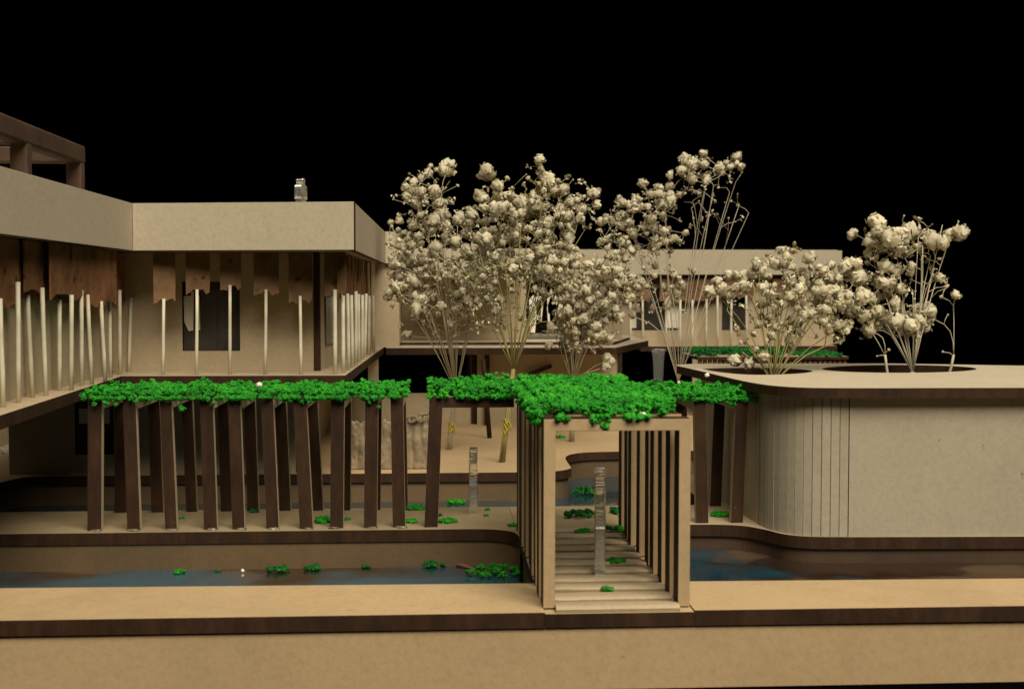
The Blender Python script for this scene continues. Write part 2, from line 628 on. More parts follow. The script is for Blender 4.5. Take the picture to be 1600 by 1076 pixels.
def moss_mesh(name, spots, mat, parent=None, fuzz=4):
    """spots: x, y, z, size - crumbs of foam moss merged into one mesh, each with a few ragged flakes on it"""
    VV, FF, n = [], [], 0
    for (x, y, z, s) in spots:
        c = np.array([x, y, z])
        w = LUMPS[int(RNG.integers(len(LUMPS)))] @ rot3().T * s * np.array([0.85, 0.85, 0.72])
        VV.append(w + c)
        FF.append(ICO2[1] + n)
        n += len(w)
        for _ in range(fuzz):
            d = RNG.normal(size=3)
            d[2] = abs(d[2]) * 0.9 - 0.15
            d[1] -= 0.25
            d /= np.linalg.norm(d)
            w = SPIKY[int(RNG.integers(len(SPIKY)))] @ rot3().T * s * RNG.uniform(0.28, 0.5)
            VV.append(w + c + d * s * 0.85)
            FF.append(ICO1[1] + n)
            n += len(w)
    return link_mesh(name, np.concatenate(VV), np.concatenate(FF).tolist(), mat, parent)


def moss_bed(poly_fn, n, s0=0.7, s1=1.35):
    return [(*poly_fn(), float(RNG.uniform(s0, s1))) for _ in range(n)]


def band(x0, x1, y0, y1, z0, h, n, edge=0.0, droop=0.0):
    """a thick uneven moss strip; clumps thin out in places and hang over the front edge in others"""
    out = []
    k = 0
    while k < n:
        x, y = RNG.uniform(x0, x1), RNG.uniform(y0, y1)
        lump = 0.5 + 0.5 * mnoise.noise(Vector((x * 0.2, y * 0.12, 3.1))) + 0.35 * mnoise.noise(Vector((x * 0.55, y * 0.3, 8.1)))
        if lump < 0.42 and RNG.uniform() < 0.75:
            continue
        k += 1
        hang = max(0.0, mnoise.noise(Vector((x * 0.23, 9.0, 0))) + 0.12) * droop if y < y0 + 4 else 0.0
        lo = -hang if RNG.uniform() < 0.6 else 0.3
        z = z0 + lo + RNG.uniform(0, 1) * (h * min(1.25, 0.25 + lump) - lo)
        if z < z0 + 0.3:
            y = y0 - RNG.uniform(0.2, 1.2)
        out.append((x, y, z, float(RNG.uniform(0.38, 0.88))))
    for _ in range(int(n * edge)):
        x = RNG.uniform(x0, x1)
        if mnoise.noise(Vector((x * 0.4, 2.0, 5))) < -0.12:
            continue
        out.append((x, y0 + RNG.uniform(-0.5, 0.8), z0 + RNG.uniform(-0.5, 1.8), float(RNG.uniform(0.45, 0.9))))
    return out


# ------------------------------------------------------------------ gate pergola
gate = thing("gate_pergola", "light fibreboard gate of nine nested square frames over the corrugated walkway", "pergola", (34.3, 280, 0))
GX0, GX1 = 20.3, 48.4
proto_gate = None
for i in range(9):
    y = (239.7, 247.6, 257.6, 267.2, 275.5, 286.2, 297.8, 305.6, 315.6)[i]
    jx, jz = random.uniform(-0.35, 0.35) * (i > 0), random.uniform(-0.25, 0.25) * (i > 0)
    w = 2.25
    out = [(0, 0), (w, 0), (w, 33.7), (GX1 - GX0 - w, 33.7), (GX1 - GX0 - w, 0), (GX1 - GX0, 0), (GX1 - GX0, 35.95 + jz), (0, 35.95 + jz)]
    M = upright((GX0 + jx, y), (GX1 + jx, y + random.uniform(-0.2, 0.2))) @ Matrix.Rotation(random.uniform(-0.003, 0.003), 4, 'Z')
    plate("frame", out, 4.8, M, gate, mats=(MDF_WARM, BURNT), bevel=0.1)  # made thicker, so the burnt edges also stand for shade between frames

spots = []
for _ in range(2500):
    y = RNG.uniform(241.5, 322)
    x = RNG.uniform(18.8, 47.6)
    lim = 44.5 + (y - 241.5) * 0.12
    if y < 252 and x > lim:
        continue
    if y < 244 and mnoise.noise(Vector((x * 0.3, 0, 0))) < -0.1:
        continue
    top = 3.2 * (0.5 + 0.6 * (0.5 + 0.5 * mnoise.noise(Vector((x * 0.16, y * 0.1, 1.0)))))
    if x < 21 or x > 47:
        top *= 0.5
    spots.append((x, y, 36.2 + RNG.uniform(0, 1) ** 0.6 * top, float(RNG.uniform(0.36, 0.9))))
for px, dep in ((945, 2.4), (932, 1.4), (1005, 0.8), (880, 0.7), (985, 0.6)):
    q = gy(px, 655, 239.3)
    for _ in range(14):
        spots.append((q.x + RNG.uniform(-1.2, 1.2), 239.0 + RNG.uniform(-0.2, 1.5), 36.6 - RNG.uniform(0, 1) * dep, float(RNG.uniform(0.35, 0.75))))
for _ in range(60):
    spots.append((19.6 + RNG.uniform(-0.8, 0.6), RNG.uniform(241, 300), 35.5 + RNG.uniform(-1.5, 1.5), float(RNG.uniform(0.5, 1.0))))
tag(moss_mesh("moss", spots, MOSS), "thick bright green moss heaped on the roof of the walkway gate", "moss", kind='stuff')

# ------------------------------------------------------------------ the long pergola and its two neighbours
def side_frame(parent, x, y0, y1, h, lean=0.0, t=3.2, twist=0.0):
    """a portal in the depth direction: dark cut edge to the front, pale face to the side"""
    w = 2.1
    D = y1 - y0
    out = [(0, 0), (w, 0), (w, h - 3.0), (D - w, h - 3.0), (D - w, 0), (D, 0), (D, h), (0, h)]
    M = Matrix.Translation((x, y0, 0)) @ Matrix.Rotation(lean, 4, 'Y') @ Matrix.Rotation(twist, 4, 'Z') @ \
        Matrix(((0, 0, 1, 0), (1, 0, 0, 0), (0, 1, 0, 0), (0, 0, 0, 1)))
    return plate("frame", out, t, M, parent, mats=(MDF, BURNT), bevel=0.12)


long_p = thing("long_pergola", "long row of ten dark edged frames under moss beside the pool", "pergola", (-45, 338, 0))
tops = [(136.6, 157.5), (191, 213), (249, 271), (311.7, 332.5), (356, 376), (407, 429.6), (458, 483), (517, 537), (570.7, 591), (610, 632)]
bots = [(136, 159), (198.5, 219.6), (258, 277), (318.6, 340), (363, 383), (416, 436), (468.7, 490), (515.5, 537), (568.6, 589.7), (613.6, 634)]
for i, (a, b) in enumerate(zip(tops, bots)):
    pb, pt = gy(b[0], 829, 324.0), gy(a[0], 622, 324.0)
    wdt = gy(b[1], 829, 324.0).x - pb.x
    gv = LUMPS[i % 8] * np.array([1.5, 0.9, 0.35]) + np.array([pb.x + wdt * 0.5 + random.uniform(-0.8, 0.8), 323.7, 0.15])
    link_mesh("glue_blob", gv, ICO2[1].tolist(), ACRYLIC, long_p, smooth=True)
    side_frame(long_p, pb.x, 324.0 + random.uniform(-0.4, 0.4), 352.6 + random.uniform(-0.4, 0.4), 33.3 + random.uniform(-0.3, 0.3),
               math.atan((pt.x - pb.x) / 33.0), wdt * 0.97, random.uniform(-0.012, 0.012))
tag(moss_mesh("moss", band(-88.5, -7.0, 323.4, 352.5, 33.2, 2.6, 1900, 0.08, 6.0), MOSS), "long uneven strip of green moss along the ten framed pergola", "moss", kind='stuff')

mid = thing("short_pergola", "short dark pergola bay joining the walkway gate to the long pergola", "pergola", (9, 338, 0))
pb, pt = gy(663, 822, 324.0), gy(671, 622, 324.0)
side_frame(mid, pb.x, 324.0, 352.8, 33.3, math.atan((pt.x - pb.x) / 33.0), 3.4)
plate("lintel", rect(1.75, 324.3, 20.0, 327.4), 2.8, level(30.4), mid, mats=(MDF, BURNT), bevel=0.1)
plate("lintel", rect(1.75, 349.3, 20.0, 352.4), 2.8, level(30.4), mid, mats=(MDF, BURNT), bevel=0.1)
tag(moss_mesh("moss", band(-1.8, 20, 323.8, 352.5, 33.2, 3.9, 650, 0.08, 1.0), MOSS), "small moss strip over the short bay beside the gate", "moss", kind='stuff')

rp = thing("corner_pergola", "two leaning dark frames of a pergola between the gate and the curved pavilion", "pergola", (66, 338, 0))
for (a0, b0) in ((1084, 1088), (1149.7, 1142)):
    pb, pt = gy(b0, 816, 325.4), gy(a0, 628, 325.4)
    side_frame(rp, pb.x, 325.4, 353.0, 32.2, math.atan((pt.x - pb.x) / 32.0), 3.2)
plate("lintel", rect(49.0, 349.0, 66.0, 352.2), 5.0, level(27.0), rp, mats=(MDF, BURNT), bevel=0.1)
sp = band(48.5, 71, 330, 352.5, 32.0, 3.4, 420, 0.12, 2.0) + band(66, 82.5, 325.5, 352, 32.0, 3.0, 330, 0.22, 3.5)
tag(moss_mesh("moss", sp, MOSS), "ragged green moss hanging over the corner pergola next to the pavilion", "moss", kind='stuff')

# ------------------------------------------------------------------ main house
house = thing("main_house", "two storey fibreboard house with flat overhanging roof and stick columns, over the long pergola", "house", (-90, 420, 0))
ZF, ZS, ZR = 35.0, 71.7, 85.5
A, B, C, D, E_ = (-88.6, 190), (-88.2, 381.0), (-23.2, 370.0), (-21.8, 561.0), (-10.5, 560.0)
# ground floor
gw0, gw1 = gz(25, 737, 0), gz(330, 741, 0)
gw = board("wall", (gw0.x, 424.5), (-46, 423.5), 0, 31.9, 2.4, house,
           holes=[rect((gy(117, 700, 424).x - gw0.x), 6.5, gy(178, 700, 424).x - gw0.x, 26.5)])
gwin = thing("window", None, None, (gw0.x, 424, 0))
bpy.data.objects.remove(gwin)
wx0, wx1 = gy(117, 700, 424).x, gy(178, 700, 424).x
p = board("window", (wx0 + 0.05, 425.7), (wx1 - 0.05, 425.6), 6.55, 26.45, 0.5, house, mats=(PANE, PANE))
board("blind", (wx0 + 1.2, 424.9), (wx1 - 1.5, 424.8), 16.5, 21.5, 0.5, p, mats=(WHITE, WHITE))
board("wall", (gw0.x + 0.1, 427.0), (gw0.x + 0.1, 640), 0, 31.9, 2.4, house, side=-1)
board("wall", (-46.2, 640), (-46.2, 426.2), 0, 31.9, 2.4, house, side=-1)
board("wall", (-205, 497), (gw0.x - 0.3, 497), 0, 31.9, 2.4, house)
board("pillar", gy(575, 580, 548).xy, gy(591, 580, 548).xy, 0, 31.9, 3.0, house, mats=(STICK, STICK))
# first floor slab
sl = [(-85.2, 190), (-92.1, 381.6), (-26.6, 380.4), (-22.6, 566), (-26, 640), (-147, 640), (-147, 190)]
plate("floor_slab", sl, 3.0, level(32.0), house, mats=(MDF, BURNT), bevel=0.1)
# first floor walls
lw0, lw1 = gz(8, 628.5, ZF), gz(206, 580, ZF)
LWX = -97.0
cw_y = 402.0
c_x1 = gy(490, 500, cw_y).x
win_a, win_b = gy(285, 500, cw_y), gy(375, 500, cw_y)
wz0, wz1 = gy(330, 548, cw_y).z, gy(330, 440, cw_y).z
board("wall", (LWX, 190), (LWX, cw_y + 2.6), ZF, ZS, 2.4, house, side=1)
cwl = LWX + 0.05
board("wall", (cwl, cw_y), (c_x1, cw_y - 0.3), ZF, ZS, 2.4, house, holes=[rect(win_a.x - cwl, wz0, win_b.x - cwl, wz1)])
board("corner_post", (c_x1 + 0.05, cw_y - 0.5), (c_x1 + 1.9, cw_y - 0.5), ZF, ZS, 2.0, house, mats=(BURNT, BURNT))
wn = board("window", (win_a.x + 0.05, cw_y + 1.75), (win_b.x - 0.05, cw_y + 1.7), wz0 + 0.05, wz1 - 0.05, 0.4, house, mats=(PANE, PANE))
fl = [gy(*q, cw_y + 1.2) for q in ((287, 462), (298, 462), (299, 455), (303, 455), (302, 516), (295, 517), (288, 503))]
plate("film_or_light_patch", [(q.x - win_a.x, q.z) for q in fl], 0.15, upright((win_a.x, cw_y + 1.1), (win_b.x, cw_y + 1.1)), wn, mats=(WHITE, WHITE))  # white shapes paint the brightness seen through the window
plate("film_or_light_patch", [(q.x - win_a.x, q.z) for q in [gy(*k, cw_y + 1.2) for k in ((305, 460), (312, 462), (313, 516), (308, 514))]], 0.15,
      upright((win_a.x, cw_y + 1.1), (win_b.x, cw_y + 1.1)), wn, mats=(WHITE, WHITE))
board("wall", (-144, 190), (-144, 640), ZF, ZS, 2.4, house, side=1)
# side wall on the garden side
sw0, sw1 = (c_x1 + 2.0, cw_y + 1.6), (-26.0, 560)
Lsw = (Vector(sw1) - Vector(sw0)).length
sw = board("wall", sw0, sw1, ZF, ZS, 2.4, house, holes=[rect(9, 43, 30, 60)])
board("window", (sw0[0] + 1.0, sw0[1] + 9), (sw0[0] + 2.4, sw0[1] + 30.5), 42.5, 60.5, 0.5, house, mats=(PANE, PANE), side=1)
jx = gy(624, 480, 564).x
board("wall", (-28.5, 564), (jx, 564), ZF, ZS, 2.4, house)
board("wall", (jx - 0.05, 566.45), (jx - 0.05, 612), ZF + 1.5, ZS, 2.4, house, side=1)
# fascia and roof
def fascia(p0, p1, name="fascia", t=2.2, z0=ZS, z1=ZR, par=None, side=1):
    return board(name, p0, p1, z0, z1, t, par or house, side=side, mats=(MDF_PALE, BURNT), bevel=0.1)
fascia(A, (B[0], B[1] - 0.1))
fascia((B[0] - 0.0, B[1]), C)
fascia((C[0], C[1] + 2.25), D, side=1)
fascia((D[0] + 0.1, D[1] + 0.1), E_)
rf = [(-90, 190), (-90.3, 383.3), (-25.6, 372.6), (-24.2, 563.5), (-12, 562.5), (-12, 640), (-150, 640), (-150, 190)]
plate("roof", rf, 2.0, level(ZS + 0.3), house, mats=(MDF, BURNT))
plate("roof", inner(rf, 0.2), 2.0, level(ZR - 5.0), house, mats=(MDF, BURNT))
# stick columns with their brown card heads
col_n = [0]


def column(px_t, py_t, px_b, py_b, y=None, x=None, z0=ZF, par=house, r=0.62, cap_h=None, cap_w=4.2, top=ZS, axis=0):
    """a thin stick standing on the slab; its card head reaches up to the soffit"""
    foot = gz(px_b, py_b, z0)
    if y is not None:
        foot = Vector((gy(px_b, py_b, y).x, y, z0))
    head = gy(px_t, py_t, foot.y)
    pts = [foot, foot.lerp(head, 0.35) + Vector((random.uniform(-.05, .05), 0, 0)), foot.lerp(head, 0.7) + Vector((random.uniform(-.05, .05), 0, 0)), head + Vector((0, 0, 1.5))]
    c = tube("column", pts, [r, r * 1.02, r * 0.97, r * 0.96], STICK, par, 8)
    z_low = head.z + random.uniform(-0.6, 0.6)
    w = cap_w * random.uniform(0.88, 1.12)
    top = top if cap_h is None else z_low + cap_h * random.uniform(0.9, 1.1)
    # card head: an uneven cut card with a notch or two
    ou = [(-w / 2, z_low)]
    for q in (-0.33, -0.18, -0.04, 0.1, 0.22, 0.36):
        ou.append((w * q, z_low + random.uniform(-0.3, 1.7)))
    ou.append((w / 2, z_low + random.uniform(0, 1.2)))
    ou += [(w / 2 + random.uniform(-.4, .4), (z_low + top) / 2), (w / 2, top - 0.1), (-w / 2, top - 0.1)]
    off = 0.9
    if axis == 0:
        M = upright((head.x, foot.y + off), (head.x + 1, foot.y + off + random.uniform(-.05, .05)))
    else:
        M = upright((foot.x - off * axis, foot.y), (foot.x - off * axis + random.uniform(-.05, .05), foot.y + axis), 1)
    plate("capital", ou, 0.5, M, c, mats=((CORK, CORK) if axis else (CORK_FAINT, CORK_FAINT)))
    return c


board("cork_band", (-95.9, 190), (-95.9, 392), 63.0, ZS - 0.1, 0.5, house, side=1, mats=(CORK, CORK))
left_sticks = [(0, 477, 5, 636), (28, 451, 29, 629), (43, 465, 51, 621), (66, 459, 72, 618), (93, 477, 93, 610), (112, 470, 111.5, 610), (127, 462, 128, 603),
               (137, 469, 143.6, 601), (158, 479, 164.5, 596), (171, 474.5, 173, 590), (187, 461, 187.6, 585), (205, 472, 201, 580.5)]
for (a, b, c, d) in left_sticks:
    column(a, b, c, d, cap_w=random.uniform(21, 28), r=0.56, axis=1)
for (a, b, c, d) in [(256, 474.5, 254.5, 584), (308, 460, 307, 584), (359.5, 453, 359.5, 584), (415.7, 460, 414, 585), (469, 470, 470.5, 585)]:
    column(a, b, c, d, y=385.5, cap_w=6.8, r=0.5)
column(523.4, 460, 524, 584, y=385.0, cap_w=6.0, r=0.66)
for (a, b, c, d) in [(536, 467, 537, 583), (543, 466, 545, 578), (549, 468, 551, 574), (556, 462, 556, 570), (560, 466, 561, 566), (566, 467, 566, 562), (572, 465, 570, 558), (577, 468, 576, 554), (583, 467, 584, 549)]:
    column(a, b, c, d, cap_w=random.uniform(8, 12), r=0.62, axis=1)

# ------------------------------------------------------------------ roof frame on the main house
rfm = thing("roof_frame", "brown stained post and beam frame standing on the flat roof of the main house", "frame", (-93, 300, ZR - 3))
def rpost(x, y, w=4.0):
    box("post", (x - w, y - 1.8, ZR - 3.05), (x, y + 1.8, 93.4), ROOF_BROWN, rfm, bevel=0.5)
for y in (340, 296, 252):
    rpost(-91.1, y)
    box("beam", (-140, y - 1.7, 93.0), (-95.2, y + 1.7, 97.2), ROOF_BROWN, rfm, bevel=0.5)
box("beam", (-95.15, 205, 92.9), (-91.0, 342.2, 97.7), ROOF_BROWN, rfm, bevel=0.6)

# ------------------------------------------------------------------ rear wing
wing = thing("rear_wing", "long rear wing of the house behind the flower trees, with raised slab and flat roof", "house", (40, 640, 0))
# garden block under the raised slab
board("wall", (18.6, 570.4), (82.6, 568.4), 0, 31.9, 2.4, wing)
board("wall", (82.7, 660), (82.7, 570.9), 0, 31.9, 2.4, wing, side=-1)
board("wall", (18.5, 572.9), (18.5, 660), 0, 31.9, 2.4, wing)
for (a, b, w) in ((757, 765, 0), (892, 899, 0), (966, 972, 0)):
    p0, p1 = gy(a, 580, 567.5), gy(b, 580, 567.0)
    box("door_jamb", (p0.x, 567.0, 0), (p1.x, 568.5, 31.8), BURNT, wing)
q0, q1 = gy(824, 586, 567.2), gy(862, 571, 567.2)
dv = Vector((q1.x - q0.x, q1.z - q0.z)).normalized()
nv = Vector((-dv.y, dv.x)) * 0.9
plate("brace", [(q0.x - nv.x, q0.z - nv.y), (q1.x - nv.x, q1.z - nv.y), (q1.x + nv.x, q1.z + nv.y), (q0.x + nv.x, q0.z + nv.y)], 0.8,
      Matrix(((1, 0, 0, 0), (0, 0, 1, 567.0), (0, 1, 0, 0), (0, 0, 0, 1))), wing, mats=(BURNT, BURNT))
ft = gz(765, 684, 0)
tube("pillar", [ft, (gy(758, 600, ft.y)), Vector((gy(755, 560, ft.y).x, ft.y, 32))], [1.0, 1.0, 1.0], BURNT, wing, 6)
plate("floor_slab", [(-21.5, 558.5), (78.8, 555.5), (106, 632), (106, 700), (-21.5, 700)], 3.0, level(32.0), wing, mats=(MDF_PALE, BURNT), bevel=0.1)
plate("floor_slab", [(-21.0, 584), (82, 582), (98, 640), (98, 690), (-21.0, 690)], 1.4, level(35.02), wing, mats=(MDF_PALE, BURNT), bevel=0.1)
wy = 612.0
ox0, ox1 = gy(822, 500, wy).x, gy(884, 500, wy).x
mzb = gy(700, 424, 563.0).z
board("wall", (-16, wy), (ox0, wy), 36.5, mzb + 0.2, 2.4, wing)
board("wall", (ox1, wy), (90, wy), 36.5, 75.5, 2.4, wing)
g = board("window", (ox0 + 0.1, wy + 1.0), (ox1 - 0.1, wy + 1.0), 36.5, 70, 0.5, wing, mats=(GLASS, GLASS))
for k in range(9):
    x = ox0 + 1 + random.uniform(0, 1) * (ox1 - ox0 - 5)
    z = 38 + random.uniform(0, 14)
    plate("film_or_light_patch", [(0, z), (2.2, z + random.uniform(-1, 1)), (3.0, z + 8), (1.5, z + random.uniform(9, 14)), (-0.5, z + 7)], 0.12, upright((x, wy + 0.5), (x + 1, wy + 0.5)), g, mats=(WHITE, WHITE))
mfy = 563.0  # middle roof edge and soffit added, brought forward to shade the wall behind
mzt, mzb = gy(700, 388, mfy).z, gy(700, 424, mfy).z
mx0, mx1 = -9.8, gy(826, 400, mfy).x
fascia((mx0, mfy), (mx1, mfy), z0=mzb, z1=mzt, par=wing)
fascia((mx1, mfy + 2.3), (mx1, 790), z0=mzb, z1=mzt, par=wing, side=1)
plate("soffit", rect(mx0, mfy + 2.3, mx1 - 2.4, 790), 2.0, level(mzb + 0.3), wing, mats=(MDF, BURNT))
# far part
fy = 797.0
fx0, fx1 = gy(800, 500, fy).x, gy(1307, 500, fy).x
fb = gy(1100, 540.5, fy).z
plate("floor_slab", [(gy(1000, 540, fy).x, fy - 2), (fx1, fy - 2), (fx1, fy + 60), (gy(1000, 540, fy).x, fy + 60)], 3.2, level(fb - 3.2), wing, mats=(MDF, BURNT), bevel=0.1)
fascia((fx0, fy), (fx1, fy), z0=gy(1100, 429, fy).z, z1=gy(1100, 390, fy).z, par=wing)
fascia((fx1 + 0.05, fy + 0.3), (fx1 + 3.2, fy + 0.2), z0=gy(1100, 429, fy).z, z1=gy(1100, 391, fy).z, par=wing, name="fascia_return")
wly = fy + 12
w1 = (gy(985, 500, wly).x, gy(1064, 500, wly).x)
w2 = (gy(1128, 500, wly).x, gy(1167, 500, wly).x)
z_a, z_b = gy(1000, 516, wly).z, gy(1000, 450, wly).z
wlx = gy(930, 500, wly).x
board("wall", (wlx, wly), (gy(1302, 500, wly).x, wly), fb, gy(1100, 431, wly).z, 2.4, wing, holes=[rect(w1[0] - wlx, z_a, w1[1] - wlx, z_b), rect(w2[0] - wlx, z_a, w2[1] - wlx, z_b)])
for (a, b) in (w1, w2):
    wv = board("window", (a + .05, wly + 1.2), (b - .05, wly + 1.2), z_a + .05, z_b - .05, 0.5, wing, mats=(PANE, PANE))
    for k in ((0.03, 0.12), (0.72, 0.98)) if a == w1[0] else ():
        L = b - a
        board("film_or_light_patch", (a + k[0] * L, wly + 0.6), (a + k[1] * L, wly + 0.6), z_a + 1.5, z_a + 20, 0.2, wv, mats=(WHITE, WHITE))
plate("soffit", rect(fx0, fy + 2.3, fx1 - 0.1, fy + 60), 2.0, level(gy(1100, 430, fy).z), wing, mats=(MDF, BURNT))
fcz = gy(1100, 431, wly).z
for px in (985, 1004, 1041, 1063, 1082, 1104, 1121, 1143, 1166, 1218, 1250):
    column(px, 470 + random.uniform(-8, 4), px + random.uniform(-1, 1), 538, y=fy + 4, z0=fb, par=wing, r=0.75, cap_w=9.0, top=fcz - 0.2)
board("wall", gy(1082, 560, fy + 3).xy, gy(1122, 560, fy + 3).xy, -14, fb - 3.3, 2.0, wing, mats=(MDF, MDF))

# rear moss roof behind the pavilion
bp = thing("rear_pergola", "low brown slatted pergola under moss behind the curved pavilion", "pergola", (150, 610, 0))
x0b, x1b = gy(1092, 560, 600).x, gy(1318, 560, 600).x
nb = 30
for i in range(nb):
    x = x0b + (x1b - x0b) * i / (nb - 1)
    box("slat", (x, 600, -14), (x + 1.6, 602.6, 27.0), GRILLE, bp)
plate("roof_board", rect(x0b - 1, 598.5, x1b + 2, 640), 1.4, level(27.05), bp, mats=(MDF, BURNT))
sp = []
for _ in range(420):
    x = RNG.uniform(x0b - 1, x1b + 2)
    fade = 1.0 if x < x0b + 45 else 0.3
    if mnoise.noise(Vector((x * 0.12, 5, 5))) < -0.25:
        continue
    sp.append((x, RNG.uniform(598.5, 636), 28.5 + RNG.uniform(0, 3.2) * fade, float(RNG.uniform(0.6, 1.5))))
tag(moss_mesh("moss", sp, MOSS_DARK), "flat green moss on the rear pergola seen behind the pavilion roof", "moss", kind='stuff')

# ------------------------------------------------------------------ curved pavilion
pav = thing("curved_pavilion", "round cornered fibreboard pavilion with flat pale roof pierced by two planting holes", "building", (120, 350, 0))
ZW = 34.3
roof_out = [(81.5, 403)] + [(76.0, 399)] + smooth_curve([(75.0, 394.0), (77.3, 362.7), (79.0, 335.0), (80.9, 318.5), (84.0, 309.0), (90.0, 303.6), (101, 301.6), (112, 301.2)], 6) + \
    [(200, 298.6), (200, 385), (182, 388)] + [(146, 402.0)]


def ellipse_px(px0, px1, py0, py1, z, n=40):
    c = [gz(px0 + (px1 - px0) * (0.5 + 0.5 * math.cos(t)), (py0 + py1) / 2 + (py1 - py0) / 2 * math.sin(t), z) for t in [2 * math.pi * i / n for i in range(n)]]
    return [(p.x, p.y) for p in c]


h1 = [tuple(gz(*q, 37.0).xy) for q in ((1097, 574.5), (1115, 573.6), (1145, 573.0), (1175, 572.8), (1210, 573.4), (1240, 574.5), (1262, 576.2), (1270, 578.2), (1258, 580.6), (1235, 582.4), (1200, 583.6), (1165, 583.2), (1135, 580.8), (1112, 577.6))]
h1 = smooth_curve(h1 + [h1[0]], 3)[:-1]
h2 = ellipse_px(1284, 1526, 568.5, 580.5, 37.0)
plate("roof", roof_out, 2.4, level(ZW), pav, holes=[h1, h2], mats=(MDF_PALE, BURNT), bevel=0.08)
# curved wall strips: the kerf-cut bend
wl = [(81.3, 392.0), (81.6, 366.0), (82.4, 337.0), (83.0, 323.2)]
bend = smooth_curve([(83.0, 323.0), (83.7, 317.3), (85.6, 312.3), (88.6, 308.6), (92.2, 306.4), (96.0, 305.5), (100.6, 305.2)], 10)
# resample the bend into even strips
cum = [0.0]
for a, b in zip(bend, bend[1:]):
    cum.append(cum[-1] + math.dist(a, b))


def at_len(s):
    for i in range(len(cum) - 1):
        if s <= cum[i + 1]:
            k = (s - cum[i]) / (cum[i + 1] - cum[i])
            return (bend[i][0] + (bend[i + 1][0] - bend[i][0]) * k, bend[i][1] + (bend[i + 1][1] - bend[i][1]) * k)
    return bend[-1]


NS = 13
for i in range(NS):
    a, b = at_len(cum[-1] * i / NS), at_len(cum[-1] * (i + 1) / NS)
    d = Vector((b[0] - a[0], b[1] - a[1])).normalized()
    gap = 0.075
    a2, b2 = (a[0] + d.x * gap, a[1] + d.y * gap), (b[0] - d.x * gap, b[1] - d.y * gap)
    k = random.uniform(-0.09, 0.09)
    nr = Vector((-d.y, d.x)) * k
    board("wall_strip", (a2[0] + nr.x, a2[1] + nr.y), (b2[0] + nr.x, b2[1] + nr.y), 0.0, ZW - 0.02, 1.2, pav, mats=(MDF_GREY, MDF), bevel=0.06)
board("wall_backing", at_len(0.3), at_len(0.3), 0, 1, 1, pav) if False else None
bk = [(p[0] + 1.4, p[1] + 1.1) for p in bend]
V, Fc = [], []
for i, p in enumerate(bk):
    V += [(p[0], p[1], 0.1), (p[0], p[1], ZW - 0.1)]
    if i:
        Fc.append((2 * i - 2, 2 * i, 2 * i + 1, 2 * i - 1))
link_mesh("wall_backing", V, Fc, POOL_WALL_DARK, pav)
board("wall", (100.7, 305.15), (200, 302.0), 0.0, ZW - 0.02, 2.0, pav, mats=(MDF_GREY, BURNT))
for a, b in zip(wl, wl[1:]):
    board("wall", a, b, 0.0, ZW - 0.02, 2.0, pav, side=-1, mats=(MDF_PALE, BURNT)) if False else board("wall", b, a, 0.0, ZW - 0.02, 2.0, pav, side=-1, mats=(MDF_PALE, BURNT))
plate("planter_floor", [(84, 320), (92, 309), (198, 306), (198, 384), (84, 392)], 1.0, level(30.0), pav, mats=(BURNT, BURNT))

# ------------------------------------------------------------------ low garden wall and rough screen on the terrace
gwall = board("garden_wall", gy(535, 640, 574).xy, gy(744, 640, 574).xy, 0, 14.0, 2.4, mats=(MDF, BURNT))
tag(centred(gwall), "low plain board wall at the back of the terrace behind the rough screen", "wall")
V, Fc = [], []
sx0, sx1 = gy(548, 700, 430).x, gy(676, 700, 430).x
nxs, nzs = 70, 26
for j in range(nzs + 1):
    for i in range(nxs + 1):
        x = sx0 + (sx1 - sx0) * i / nxs
        h = 16.2 + 1.0 * mnoise.noise(Vector((x * 0.5, 0, 0))) + 0.9 * mnoise.noise(Vector((x * 1.9, 4, 0)))
        z = h * j / nzs
        d = 1.0 * mnoise.noise(Vector((x * 0.55, z * 0.12, 2))) + 0.5 * mnoise.noise(Vector((x * 1.4, z * 0.7, 7)))
        V.append((x, 430 + d, z))
Fc = [(j * (nxs + 1) + i, j * (nxs + 1) + i + 1, (j + 1) * (nxs + 1) + i + 1, (j + 1) * (nxs + 1) + i) for j in range(nzs) for i in range(nxs)]
o = link_mesh("rough_screen", V, Fc, GLUE, smooth=True)
sm = o.modifiers.new("sheet", 'SOLIDIFY')
sm.thickness, sm.offset = 0.5 * U, 0
tag(centred(o), "crumpled beige screen with ragged top standing on the terrace behind the long pergola", "screen")
# pale curls along the screen's top
for k in range(7):
    x = gy(640 + k * 5.2, 655, 429).x
    pts, r0 = [], random.uniform(0.7, 1.3)
    for s in range(16):
        t = s / 15 * 5.5 + k
        pts.append(Vector((x + r0 * math.cos(t) + s * 0.05, 428.6 + 0.3 * math.sin(t * 2), 17.0 + r0 * 0.9 * math.sin(t) + random.uniform(-.1, .1) + k * 0.25)))
    V, Fc = tube_data(pts, [0.28] * 16, 5)
    oc = link_mesh("curl", V, Fc, GLUE, o, smooth=True)
    oc.location = (0, 0, 0)

